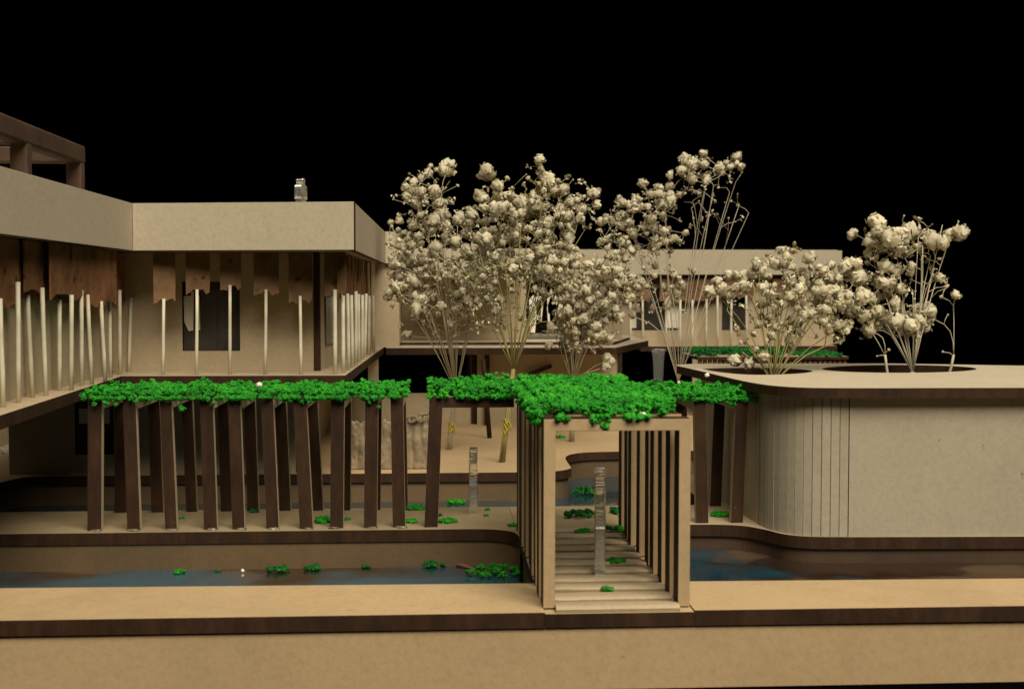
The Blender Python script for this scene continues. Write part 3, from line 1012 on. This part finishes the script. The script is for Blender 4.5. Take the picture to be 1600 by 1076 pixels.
# ------------------------------------------------------------------ acrylic figures
def figure(px, py_foot, h, y, label, yaw, width=4.6, foot_z=None):
    """a standing person cut from clear acrylic sheet, nearly edge-on"""
    f = gy(px, py_foot, y)
    z0 = f.z if foot_z is None else foot_z
    half = [(0.10, 0.0), (0.36, 0.0), (0.34, 0.03), (0.26, 0.05), (0.27, 0.25), (0.30, 0.45), (0.33, 0.55), (0.40, 0.48), (0.48, 0.46), (0.46, 0.62), (0.44, 0.78), (0.34, 0.835), (0.14, 0.85), (0.13, 0.875), (0.21, 0.91), (0.20, 0.965), (0.10, 1.0)]
    out = [(u * width, v * h) for u, v in half] + [(-u * width, v * h) for u, v in half[::-1]]
    out[0] = (0.05 * width, 0.0)
    out[-1] = (-0.05 * width, 0.0)
    out = [(0.0, 0.40 * h)] + out
    th = 2.2
    M = Matrix.Translation((f.x, f.y, z0)) @ Matrix.Rotation(yaw, 4, 'Z') @ Matrix(((1, 0, 0, 0), (0, 0, 1, -th / 2), (0, 1, 0, 0), (0, 0, 0, 1)))
    o = plate("acrylic_figure", out, th, M, mats=(ACRYLIC, ACRYLIC), bevel=0.15)
    return tag(centred(o), label, "figure", "clear acrylic scale figures")


figure(740, 808, 19.0, 343, "clear acrylic person standing on the garden deck beside the pool edge", math.radians(84))
figure(937, 903, 23.5, 266, "clear acrylic person standing on the walkway inside the gate", math.radians(86))
figure(470, 320, 11.8, 398, "small clear acrylic person standing on the house roof", math.radians(72), 5.4, 82.52)
p0 = gy(1029, 545, 690)
pts2 = [(-3.9, p0.z), (-3.0, p0.z - 6), (-1.6, -14), (1.6, -14), (3.0, p0.z - 6), (3.9, p0.z)]
o = plate("acrylic_column", [(p0.x + a, b) for a, b in pts2], 2.0, Matrix(((1, 0, 0, 0), (0, 0, 1, 690), (0, 1, 0, 0), (0, 0, 0, 1))), mats=(ACRYLIC, ACRYLIC), bevel=0.2)
tag(centred(o), "clear tapering acrylic column under the rear wing slab", "column")

# ------------------------------------------------------------------ dried flower trees
def bloom_mesh(name, seed, petals, openness, sep_n):
    rg = np.random.default_rng(seed)
    V, Fc, fm = [], [], []
    # soft lumpy core
    off = Vector((seed * 3.7, seed * 1.3, 0))
    w = np.array([p * (0.80 + 0.42 * mnoise.noise(Vector(p) * 1.6 + off) + 0.36 * mnoise.noise(Vector(p) * 3.8 + off)) for p in ICO2[0]])
    V += w.tolist()
    Fc += ICO2[1].tolist()
    fm += [0] * len(ICO2[1])
    for i in range(petals):
        zz = 1 - (1 + openness) * (i + 0.5) / petals
        ph = i * 2.399 + rg.uniform(-0.4, 0.4)
        st = math.sqrt(max(0, 1 - zz * zz))
        d = Vector((st * math.cos(ph), st * math.sin(ph), zz)).normalized()
        a = d.cross(Vector((0, 0, 1)) if abs(d.z) < 0.9 else Vector((1, 0, 0))).normalized()
        b = d.cross(a)
        tw = rg.uniform(0, 6.28)
        a, b = a * math.cos(tw) + b * math.sin(tw), b * math.cos(tw) - a * math.sin(tw)
        s, r = rg.uniform(0.26, 0.5), rg.uniform(0.6, 1.08)
        base = len(V)
        for u in (-1, 0, 1):
            for v in (-1, 0, 1):
                k = 1 - 0.28 * (u * u + v * v) * 0.6
                q = d * (r - 0.22 * (u * u + v * v) * s + 0.2 * rg.uniform(-1, 1) + 0.16 * v) + (a * u + b * v) * s * k
                V.append(tuple(q))
        for u in range(2):
            for v in range(2):
                Fc.append((base + u * 3 + v, base + u * 3 + v + 1, base + u * 3 + v + 4, base + u * 3 + v + 3))
                fm.append(0)
    for i in range(sep_n):
        ph = i * 6.283 / sep_n + rg.uniform(-0.3, 0.3)
        base = len(V)
        c, s_ = math.cos(ph), math.sin(ph)
        V += [(0.1 * c, 0.1 * s_, -1.0), (0.72 * math.cos(ph - 0.3), 0.72 * math.sin(ph - 0.3), -0.62), (1.0 * c, 1.0 * s_, rg.uniform(-0.3, 0.25)), (0.72 * math.cos(ph + 0.3), 0.72 * math.sin(ph + 0.3), -0.62)]
        Fc.append((base, base + 1, base + 2, base + 3))
        fm.append(1)
    me = bpy.data.meshes.new(name)
    me.from_pydata((np.array(V) * U).tolist(), [], [tuple(f) for f in Fc])
    me.materials.append(PETAL)
    me.materials.append(SEPAL)
    me.polygons.foreach_set('material_index', fm)
    me.polygons.foreach_set('use_smooth', [True] * len(me.polygons))
    me.update()
    return me


BLOOMS = [bloom_mesh("flower_head", 10 + i, 15 + i % 5, 0.45 + 0.1 * (i % 3), 6) for i in range(8)]
OPEN = [bloom_mesh("flower_head", 40 + i, 9, 0.15, 7) for i in range(3)]


def bud_mesh():
    v, f = ICO1
    me = bpy.data.meshes.new("bud")
    w = v * np.array([0.62, 0.62, 0.95])
    me.from_pydata((w * U).tolist(), [], f.tolist())
    me.materials.append(SEPAL)
    me.polygons.foreach_set('use_smooth', [True] * len(me.polygons))
    return me


BUD = bud_mesh()


def flower_tree(label, base, fork, primaries, groups, singles, depth, stem_mat, tied=False, nprim_r=0.42, bud_share=0.14, bundle=5, seed=1, sprig=1.1, big=1.0):
    """base, fork: world mm. primaries: end points of the main stems (photo px). groups: px, py, rx, ry, count, size lo, size hi. depth: (y centre, spread)"""
    rg = random.Random(seed)
    yc, sp = depth
    name = "flower_tree"
    t = thing(name, label, "tree", base, "dried flower trees")
    base, fork = Vector(base), Vector(fork)
    nodes, parent_of = [base, base.lerp(fork, 0.5) + Vector((rg.uniform(-.4, .4), 0, 0)), fork], [-1, 0, 1]
    extra = [(px + rg.uniform(-16, 16), py + rg.uniform(-20, 30)) for (px, py) in primaries] if len(primaries) > 3 else []
    for (px, py) in primaries + extra:
        e = gy(px, py, yc + rg.uniform(-sp, sp) * 0.7)
        prev = 2
        bow = Vector((rg.uniform(-1.5, 1.5), rg.uniform(-1, 1), 0))
        n = 4
        for k in range(1, n + 1):
            f = k / n
            nodes.append(fork.lerp(e, f) + bow * math.sin(math.pi * f) + Vector((0, 0, 2.0 * math.sin(math.pi * f))))
            parent_of.append(prev)
            prev = len(nodes) - 1
    targets = []
    for (px, py, rx, ry, n, s0, s1) in groups:
        for _ in range(n):
            a, r = rg.uniform(0, 6.283), math.sqrt(rg.random())
            y = yc + rg.gauss(0, sp * 0.6)
            p = gy(px + rx * r * math.cos(a), py + ry * r * math.sin(a), y)
            targets.append((p, 1.2 * big * rg.uniform(s0, s1) * (0.55 + 0.45 * rg.random())))
    for (px, py, s) in singles:
        targets.append((gy(px, py, yc + rg.uniform(-sp, sp) * 0.4), s * min(1.0, big)))
    targets.sort(key=lambda q: (q[0] - fork).length)
    heads = []
    for (p, s) in targets:
        best, bc = 2, 1e9
        for i, q in enumerate(nodes):
            if i < 2:
                continue
            d = (p - q)
            L = d.length
            cost = L * (1.0 + (1.1 if d.z < 0.25 * L else 0) + (0.5 if L < 1.6 else 0))
            if cost < bc:
                best, bc = i, cost
        q = nodes[best]
        d = p - q
        dirp = (q - nodes[parent_of[best]]).normalized()
        m1 = q + d * 0.4 + dirp * d.length * 0.13 + Vector((rg.uniform(-.3, .3), rg.uniform(-.3, .3), 0.0))
        nodes.append(m1)
        parent_of.append(best)
        nodes.append(p)
        parent_of.append(len(nodes) - 2)
        heads.append((p, s, (p - m1).normalized()))
    cnt = [0] * len(nodes)
    for i in range(len(nodes) - 1, 0, -1):
        cnt[i] = max(cnt[i], 1)
        cnt[parent_of[i]] += cnt[i]
    # chains of twigs
    kids = {}
    for i, p in enumerate(parent_of):
        kids.setdefault(p, []).append(i)
    VV, FF, n0 = [], [], 0

    def rad(i):
        return min(nprim_r, 0.095 + 0.036 * math.sqrt(cnt[i]))
    stack = [(2, k) for k in kids.get(2, [])]
    while stack:
        p, i = stack.pop()
        pts, rr = [nodes[p]], [rad(i)]
        while True:
            pts.append(nodes[i])
            rr.append(rad(i))
            ks = kids.get(i, [])
            if not ks:
                break
            ks = sorted(ks, key=lambda k: -cnt[k])
            for k in ks[1:]:
                stack.append((i, k))
            i = ks[0]
        V, Fc = tube_data(pts, rr, 5)
        VV += V
        FF += [tuple(a + n0 for a in f) for f in Fc]
        n0 += len(V)
    tw = link_mesh("twigs", VV, FF, stem_mat, t, smooth=True)
    tw['kind'] = 'stuff'
    # fine dead sprigs: short hair-thin twigs with tiny dry husks, too small and many to count
    VV, FF, FM, n0 = [], [], [], 0
    for (px, py, rx, ry, n, s0, s1) in groups:
        for _ in range(int(n * sprig)):
            a, r = rg.uniform(0, 6.283), math.sqrt(rg.random())
            p = gy(px + rx * 1.05 * r * math.cos(a), py + ry * 1.15 * r * math.sin(a) + 4, yc + rg.gauss(0, sp * 0.5))
            q = min(nodes[2:], key=lambda k: (k - p).length_squared)
            if (q - p).length > 14:
                continue
            V, Fc = tube_data([q, q.lerp(p, 0.55) + Vector((rg.uniform(-.4, .4), 0, rg.uniform(0, .5))), p], [0.10, 0.085, 0.07], 3)
            VV += V
            FF += [tuple(x + n0 for x in f) for f in Fc]
            FM += [0] * len(Fc)
            n0 += len(V)
            for _k in range(rg.randrange(3, 7)):
                c = p + Vector((rg.gauss(0, .6), rg.gauss(0, .6), rg.gauss(0, .6)))
                u1 = Vector((rg.gauss(0, 1), rg.gauss(0, 1), rg.gauss(0, 1))).normalized() * rg.uniform(.3, .75)
                u2 = u1.cross(Vector((rg.gauss(0, 1), rg.gauss(0, 1), rg.gauss(0, 1)))).normalized() * rg.uniform(.22, .5)
                nn_ = u1.cross(u2).normalized() * 0.2
                VV += [c - u1 - u2 + nn_, c + u1 - u2 - nn_, c + u1 + u2 + nn_, c - u1 + u2 - nn_]
                FF.append((n0, n0 + 1, n0 + 2, n0 + 3))
                FM.append(rg.choice((1, 2, 2, 2, 2)))
                n0 += 4
    if VV:
        so = link_mesh("sprigs", VV, FF, [stem_mat, SEPAL, HUSK], t, FM)
        so['kind'] = 'stuff'
    # trunk: a bundle of stems bound together
    VV, FF, n0 = [], [], 0
    for k in range(bundle):
        a = 6.283 * k / bundle
        rr = 0.62 if bundle > 1 else 0
        off = Vector((math.cos(a) * rr, math.sin(a) * rr, 0))
        pts = [base + off * 1.25, base.lerp(fork, 0.35) + off * 0.75, base.lerp(fork, 0.7) + off * 0.7 + Vector((rg.uniform(-.2, .2), 0, 0)), fork + off * 0.6 + Vector((0, 0, 0.4))]
        V, Fc = tube_data(pts, [0.42, 0.45, 0.42, 0.36], 6)
        VV += V
        FF += [tuple(a_ + n0 for a_ in f) for f in Fc]
        n0 += len(V)
    link_mesh("trunk", VV, FF, stem_mat, t, smooth=True)
    if tied:
        pts = []
        for s in range(60):
            a = s * 0.62
            f = 0.30 + 0.16 * s / 60 + 0.04 * math.sin(s * 1.7)
            c = base.lerp(fork, f)
            pts.append(c + Vector((1.12 * math.cos(a), 1.12 * math.sin(a), 0)))
        pts += [pts[-1] + Vector((0.8, -0.6, -1.0 * k)) for k in (1, 2, 3)]
        V, Fc = tube_data(pts, [0.2] * len(pts), 5)
        link_mesh("thread", V, Fc, THREAD, t, smooth=True)
    bl = Vector(t.location)
    for (p, s, d) in heads:
        r_ = rg.random()
        if s < 0.9 and r_ < 0.35 or r_ < bud_share * 0.5:
            nm, me = "bud", BUD
            s = min(s, 0.9)
        elif r_ < bud_share + 0.10:
            nm, me = "flower_head", OPEN[rg.randrange(3)]
        else:
            nm, me = "flower_head", BLOOMS[rg.randrange(8)]
        ob = bpy.data.objects.new(nm, me)
        COL.objects.link(ob)
        ob.parent = t
        dd = (d + Vector((rg.uniform(-.5, .5), rg.uniform(-.5, .5), rg.uniform(-.2, .6)))).normalized()
        ob.rotation_mode = 'QUATERNION'
        from mathutils import Quaternion
        ob.rotation_quaternion = dd.to_track_quat('Z', 'Y') @ Quaternion((0, 0, 1), rg.uniform(0, 6.28))
        ob.location = (p + dd * s * 0.8) * U - bl
        ob.scale = (s * rg.uniform(0.8, 1.15), s * rg.uniform(0.8, 1.2), s * rg.uniform(0.8, 1.4))
    return t


b1, b2 = gz(701, 702, 0), gz(784, 722, 0)
flower_tree("spreading dried flower tree on the terrace nearest the main house, yellow thread on its trunk", b1, gy(712, 612, b1.y),
            [(650, 300), (690, 300), (640, 420), (670, 380), (715, 350), (735, 400), (700, 430), (625, 440), (660, 480), (742, 450)],
            [(648, 300, 18, 22, 7, 1.2, 2.2), (690, 405, 80, 65, 108, 1.0, 2.5), (680, 330, 45, 30, 22, 1.3, 2.8), (640, 440, 35, 50, 24, 1.2, 2.6), (705, 460, 60, 40, 40, 0.7, 1.8), (690, 500, 65, 25, 12, 0.8, 1.7), (660, 275, 25, 15, 5, 1.0, 1.8), (670, 320, 60, 50, 16, 0.3, 0.6), (690, 480, 70, 50, 16, 0.4, 0.8), (625, 375, 18, 28, 8, 0.9, 1.8)],
            [(648, 288, 1.7), (667, 277, 2.1), (697, 272, 3.6), (698, 265, 2.8), (610, 352, 1.3), (622, 345, 1.5), (640, 525, 1.9), (652, 448, 3.0), (735, 402, 2.8), (628, 452, 2.2), (622, 340, 1.2)],
            (b1.y + 6, 16), STEM, True, seed=3)
flower_tree("tallest dried flower tree at the middle of the terrace, olive trunk bound with yellow thread", b2, gy(802, 578, b2.y - 2),
            [(770, 290), (800, 330), (838, 290), (870, 320), (905, 340), (760, 380), (830, 380), (730, 430), (880, 400), (790, 420)],
            [(770, 345, 50, 36, 38, 1.2, 2.6), (850, 335, 60, 36, 42, 1.2, 2.8), (825, 392, 85, 45, 76, 1.0, 2.5), (765, 430, 55, 45, 46, 0.7, 1.8), (860, 430, 45, 35, 26, 0.8, 1.9), (780, 495, 55, 25, 12, 0.7, 1.5), (900, 330, 30, 30, 10, 1.2, 2.4), (800, 290, 40, 22, 7, 1.0, 2.0), (830, 310, 90, 55, 20, 0.3, 0.6), (800, 470, 80, 50, 18, 0.4, 0.8), (850, 290, 25, 18, 9, 1.4, 2.6)],
            [(765, 278, 3.0), (842, 254, 1.9), (846, 268, 1.2), (858, 292, 2.8), (872, 300, 2.6), (929, 312, 2.6), (915, 288, 0.7), (823, 338, 4.0), (753, 312, 2.4), (780, 315, 2.8), (800, 325, 1.2), (795, 340, 0.8)],
            (b2.y + 3, 14), STEM_GREEN, True, nprim_r=0.5, seed=5)
b3 = gz(893, 690, 0)
flower_tree("bushy low hanging dried flower tree behind the moss of the gate roof", b3, gy(895, 600, b3.y),
            [(900, 450), (930, 430), (870, 480), (955, 460), (915, 500), (890, 400), (960, 400)],
            [(930, 445, 55, 32, 70, 1.2, 2.6), (915, 500, 50, 42, 85, 1.1, 2.5), (960, 400, 30, 35, 18, 1.2, 2.6), (880, 400, 30, 30, 14, 1.0, 2.2), (960, 455, 30, 30, 16, 1.2, 2.6)],
            [(880, 542, 3.4), (887, 558, 3.0), (944, 565, 2.6), (940, 575, 2.0), (862, 540, 2.0), (965, 430, 2.8), (921, 455, 2.4)],
            (b3.y + 3, 13), STEM, seed=8, bundle=4)
b4 = gz(1073, 668, 0)
flower_tree("tall thin dried flower tree leaning from beside the corner pergola, bare in its upper stems", b4, gy(1060, 596, b4.y),
            [(1012, 300), (1040, 330), (1100, 300), (1115, 290), (1140, 300), (985, 350), (1010, 450), (1065, 430), (1155, 320)],
            [(985, 330, 30, 25, 16, 1.6, 3.0), (1035, 315, 30, 22, 18, 1.5, 3.0), (1095, 268, 32, 26, 22, 1.6, 3.2), (1140, 258, 18, 14, 8, 1.6, 3.0), (1010, 375, 45, 30, 34, 1.4, 2.8), (1040, 430, 45, 30, 12, 1.4, 2.6), (960, 360, 25, 30, 14, 1.5, 2.8), (1010, 470, 35, 30, 12, 1.4, 2.6), (1055, 465, 20, 20, 6, 1.5, 2.6), (1110, 320, 50, 55, 14, 0.3, 0.6), (1020, 340, 60, 50, 16, 0.3, 0.7)],
            [(1005, 292, 2.6), (1068, 366, 2.0), (1158, 272, 1.0), (1155, 322, 1.0), (1145, 248, 2.8), (1102, 245, 2.4), (1047, 280, 2.4), (1075, 272, 2.8), (1062, 452, 3.2), (1048, 415, 2.2), (990, 315, 2.6), (975, 335, 2.8), (1040, 295, 2.6)],
            (b4.y + 12, 15), STEM_PALE, nprim_r=0.6, seed=11, bundle=3, big=0.84)
b5 = gz(1205, 579, 31.2)
b5 = Vector((gy(1205, 579, 366).x, 366, 31.2))
flower_tree("stubby large flowered dried tree growing from the smaller pavilion roof hole", b5, Vector((b5.x + 0.5, 366, 33.0)),
            [(1130, 470), (1165, 450), (1195, 420), (1230, 440), (1260, 470), (1290, 480), (1320, 510), (1215, 480), (1170, 545), (1245, 430)],
            [(1235, 420, 55, 32, 24, 1.4, 2.7), (1285, 455, 45, 42, 26, 1.6, 3.2), (1245, 485, 60, 45, 26, 1.3, 2.6), (1175, 455, 40, 35, 14, 1.4, 2.6), (1310, 500, 28, 28, 12, 1.6, 2.8), (1200, 520, 50, 25, 12, 1.2, 2.2)],
            [(1195, 400, 3.2), (1233, 408, 3.2), (1118, 445, 2.0), (1115, 455, 2.6), (1160, 452, 2.8), (1135, 448, 1.8), (1130, 458, 2.6), (1205, 455, 3.4), (1310, 475, 4.2), (1295, 460, 3.2), (1180, 428, 2.4), (1138, 470, 2.4), (1180, 548, 1.6), (1155, 565, 2.4), (1178, 572, 2.6), (1165, 556, 3.0), (1190, 560, 2.2), (1240, 385, 1.8), (1225, 395, 0.8), (1258, 402, 0.8), (1318, 515, 3.0), (1335, 440, 3.2), (1145, 432, 2.2)],
            (368, 9), STEM_GREEN, nprim_r=0.34, seed=13, bundle=4, bud_share=0.2, big=0.72)
b6 = Vector((gy(1425, 578, 372).x, 372, 31.2))
flower_tree("sparse dried flower tree with thick stem bundle in the larger pavilion roof hole", b6, Vector((b6.x + 0.2, 372, 35.5)),
            [(1352, 370), (1400, 390), (1435, 370), (1485, 370), (1350, 440), (1375, 480), (1460, 420), (1440, 400), (1410, 470)],
            [(1430, 380, 48, 16, 13, 2.0, 3.6), (1380, 385, 25, 20, 9, 1.8, 3.0), (1352, 425, 40, 26, 13, 1.5, 2.9), (1372, 465, 40, 30, 15, 1.5, 2.8), (1425, 500, 28, 22, 12, 2.2, 3.6), (1360, 508, 22, 14, 7, 1.6, 2.8), (1400, 430, 30, 20, 8, 1.2, 2.2), (1420, 440, 70, 55, 22, 0.3, 0.7), (1400, 360, 60, 25, 8, 0.3, 0.6)],
            [(1352, 362, 4.2), (1362, 358, 3.6), (1340, 368, 2.4), (1380, 388, 3.6), (1412, 352, 1.0), (1432, 343, 1.0), (1455, 352, 0.5), (1498, 347, 0.4), (1492, 372, 3.2), (1478, 374, 2.6), (1463, 436, 1.8), (1478, 448, 0.7), (1435, 490, 3.8), (1420, 505, 4.0), (1440, 505, 3.6), (1455, 385, 3.4), (1425, 375, 3.6), (1408, 392, 3.0)],
            (374, 8), STEM_PALE, nprim_r=0.36, seed=17, bundle=7, bud_share=0.2, big=0.86, sprig=0.8)
b7 = Vector((gy(1478, 580, 372).x, 372, 31.2))
flower_tree("single thin forked dried sprig at the far end of the larger pavilion roof hole", b7, gy(1490, 556, 372),
            [(1490, 490), (1462, 500)], [], [(1498, 465, 2.6), (1473, 465, 0.6), (1477, 450, 0.6), (1480, 493, 0.4), (1475, 550, 0.4), (1492, 467, 1.6)],
            (372, 3), STEM_PALE, nprim_r=0.26, seed=19, bundle=1)
b8 = Vector((gy(1390, 579, 370).x, 370, 31.2))
flower_tree("single small dried sprig at the near end of the larger pavilion roof hole", b8, gy(1383, 556, 370),
            [(1360, 520), (1345, 505)], [], [(1345, 500, 2.2), (1362, 505, 2.6), (1368, 495, 2.0), (1387, 548, 0.5), (1372, 556, 0.4), (1338, 490, 2.0)],
            (370, 3), STEM_PALE, nprim_r=0.24, seed=23, bundle=1)

# ------------------------------------------------------------------ loose moss tufts and scraps
def tuft(px, py, wpx, label, z=0.0, mat=MOSS, n=None):
    c = gz(px, py, z)
    w = wpx * c.length / F
    n = n or max(5, int(8 + w * 5))
    sp = []
    for _ in range(n):
        a, r = RNG.uniform(0, 6.283), math.sqrt(RNG.random())
        k = 1 - r * 0.8
        s = float(RNG.uniform(0.35, 0.8)) * min(1.0, 0.35 + w * 0.14)
        sp.append((c.x + math.cos(a) * r * w / 2, c.y + math.sin(a) * r * w * 0.35, z + s * 0.55 + RNG.uniform(0, 1) * k * w * 0.22, s))
    o = moss_mesh("moss_tuft", sp, mat)
    return tag(centred(o), label, "moss", "loose moss tufts")


PW = -9.5
for a in [
    (507, 816, 34, "moss tuft on the garden deck between the seventh and eighth pergola frames"),
    (541, 812, 11, "tiny moss crumb just beside the eighth frame of the long pergola"),
    (283, 810, 9, "tiny moss crumb between the third and fourth frames of the long pergola"),
    (397, 800, 16, "dark moss crumb between the fifth and sixth frames of the long pergola", 0, MOSS_DARK),
    (649, 796, 26, "moss tuft at the pool edge of the deck in the gap before the short bay"),
    (643, 816, 22, "flat moss tuft at the front of the deck in the gap before the short bay"),
    (700, 816, 26, "thin moss tuft on the deck under the short dark bay"),
    (762, 797, 9, "small moss crumb beside the feet of the acrylic person on the deck"),
    (760, 806, 6, "smallest moss crumb in front of the acrylic person on the deck"),
    (686, 806, 9, "dark moss crumb at the foot of the short bay post", 0, MOSS_DARK),
    (803, 822, 17, "moss tuft pressed against the outer side of the gate frames"),
    (906, 806, 52, "wide moss tuft across the far end of the walkway", 0.3, MOSS_DARK),
    (909, 832, 22, "moss tuft in the middle of the walkway just before the wide one", 0.3),
    (975, 800, 42, "moss tuft beside the far gate posts", 0.3, MOSS_DARK),
    (964, 828, 36, "flat moss tuft along the gate posts at the walkway side", 0.3),
    (962, 879, 30, "moss tuft on the walkway beside the acrylic person", 0.4),
    (948, 922, 19, "small upright moss tuft near the front end of the walkway", 0.4),
    (1126, 806, 30, "moss tuft between the two corner pergola frames"),
    (876, 684, 15, "small moss tuft on the terrace seen through the top of the gate"),
    (713, 786, 26, "moss tuft in the garden pool behind the short bay", PW),
    (921, 770, 56, "broad dark moss clump in the garden pool seen through the gate", PW, MOSS_DARK),
    (776, 897, 96, "big moss clump in the corner of the front pool beside the gate", PW),
    (676, 884, 40, "dark wet moss along the back wall of the front pool", PW, MOSS_DARK),
    (435, 892, 32, "moss patch at mid length of the front pool", PW, MOSS_DARK),
    (489, 889, 24, "faint thin moss strip in the front pool next to the mid patch", PW, MOSS_DARK),
    (281, 895, 18, "moss patch nearest the dark end of the front pool", PW),
    (572, 886, 12, "small moss crumb in the front pool between the mid patch and the wet corner moss", PW, MOSS_DARK),
    (340, 893, 9, "tiny moss crumb in the front pool just beside the darkest moss patch", PW, MOSS_DARK),
    (1120, 877, 17, "pale moss bit floating in the blue pool beside the gate", PW, MOSS_DARK),
    (1181, 875, 14, "small moss bit near the curved edge of the blue pool", PW, MOSS_DARK),
]:
    tuft(*a)


def scrap(px, py, wpx, label, y=None, z=None):
    c = gz(px, py, z) if y is None else gy(px, py, y)
    w = wpx * c.length / F / 2
    v, f = ICO2
    q = LUMPS[int(RNG.integers(8))] * w * 0.8 + np.array([c.x, c.y, c.z])
    o = link_mesh("white_scrap", q, f.tolist(), WHITE, smooth=True)
    tag(centred(o), label, "scrap", "white scraps")


scrap(405, 601, 11, "white scrap caught in the moss of the long pergola", y=324)
scrap(1004, 650, 15, "white scrap lying in the moss at the front of the gate roof", y=241)
scrap(379, 891, 7, "tiny white scrap in the front pool", z=PW + 0.4)
scrap(640, 878, 8, "white bead at the back wall of the front pool", z=PW + 0.4)
scrap(796, 775, 7, "white bead in the garden pool behind the short bay", z=PW + 0.4)
scrap(961, 739, 6, "white bead in the garden pool seen through the gate", z=PW + 0.4)
scrap(580, 628, 9, "pale scrap hanging under the moss near the last long pergola frames", y=325)
scrap(1105, 586, 9, "pale scrap in the moss under the pavilion roof edge", y=330)
scrap(10, 704, 20, "white lump on the terrace beside the dark house corner", y=480)

# a strip of brown husk lying in the front pool's far corner
pts = [gz(655, 868, PW + 0.3), gz(690, 872, PW + 0.9), gz(720, 880, PW + 0.6), gz(742, 888, PW + 0.2)]
V, Fc = tube_data(pts, [0.5, 1.3, 1.1, 0.4], 7)
V = [Vector((v.x, v.y, PW + (v.z - PW) * 0.5)) for v in V]
o = link_mesh("husk_strip", V, Fc, CAPITAL, smooth=True)
tag(centred(o), "brown dry husk lying in the front pool behind the big moss clump", "husk")
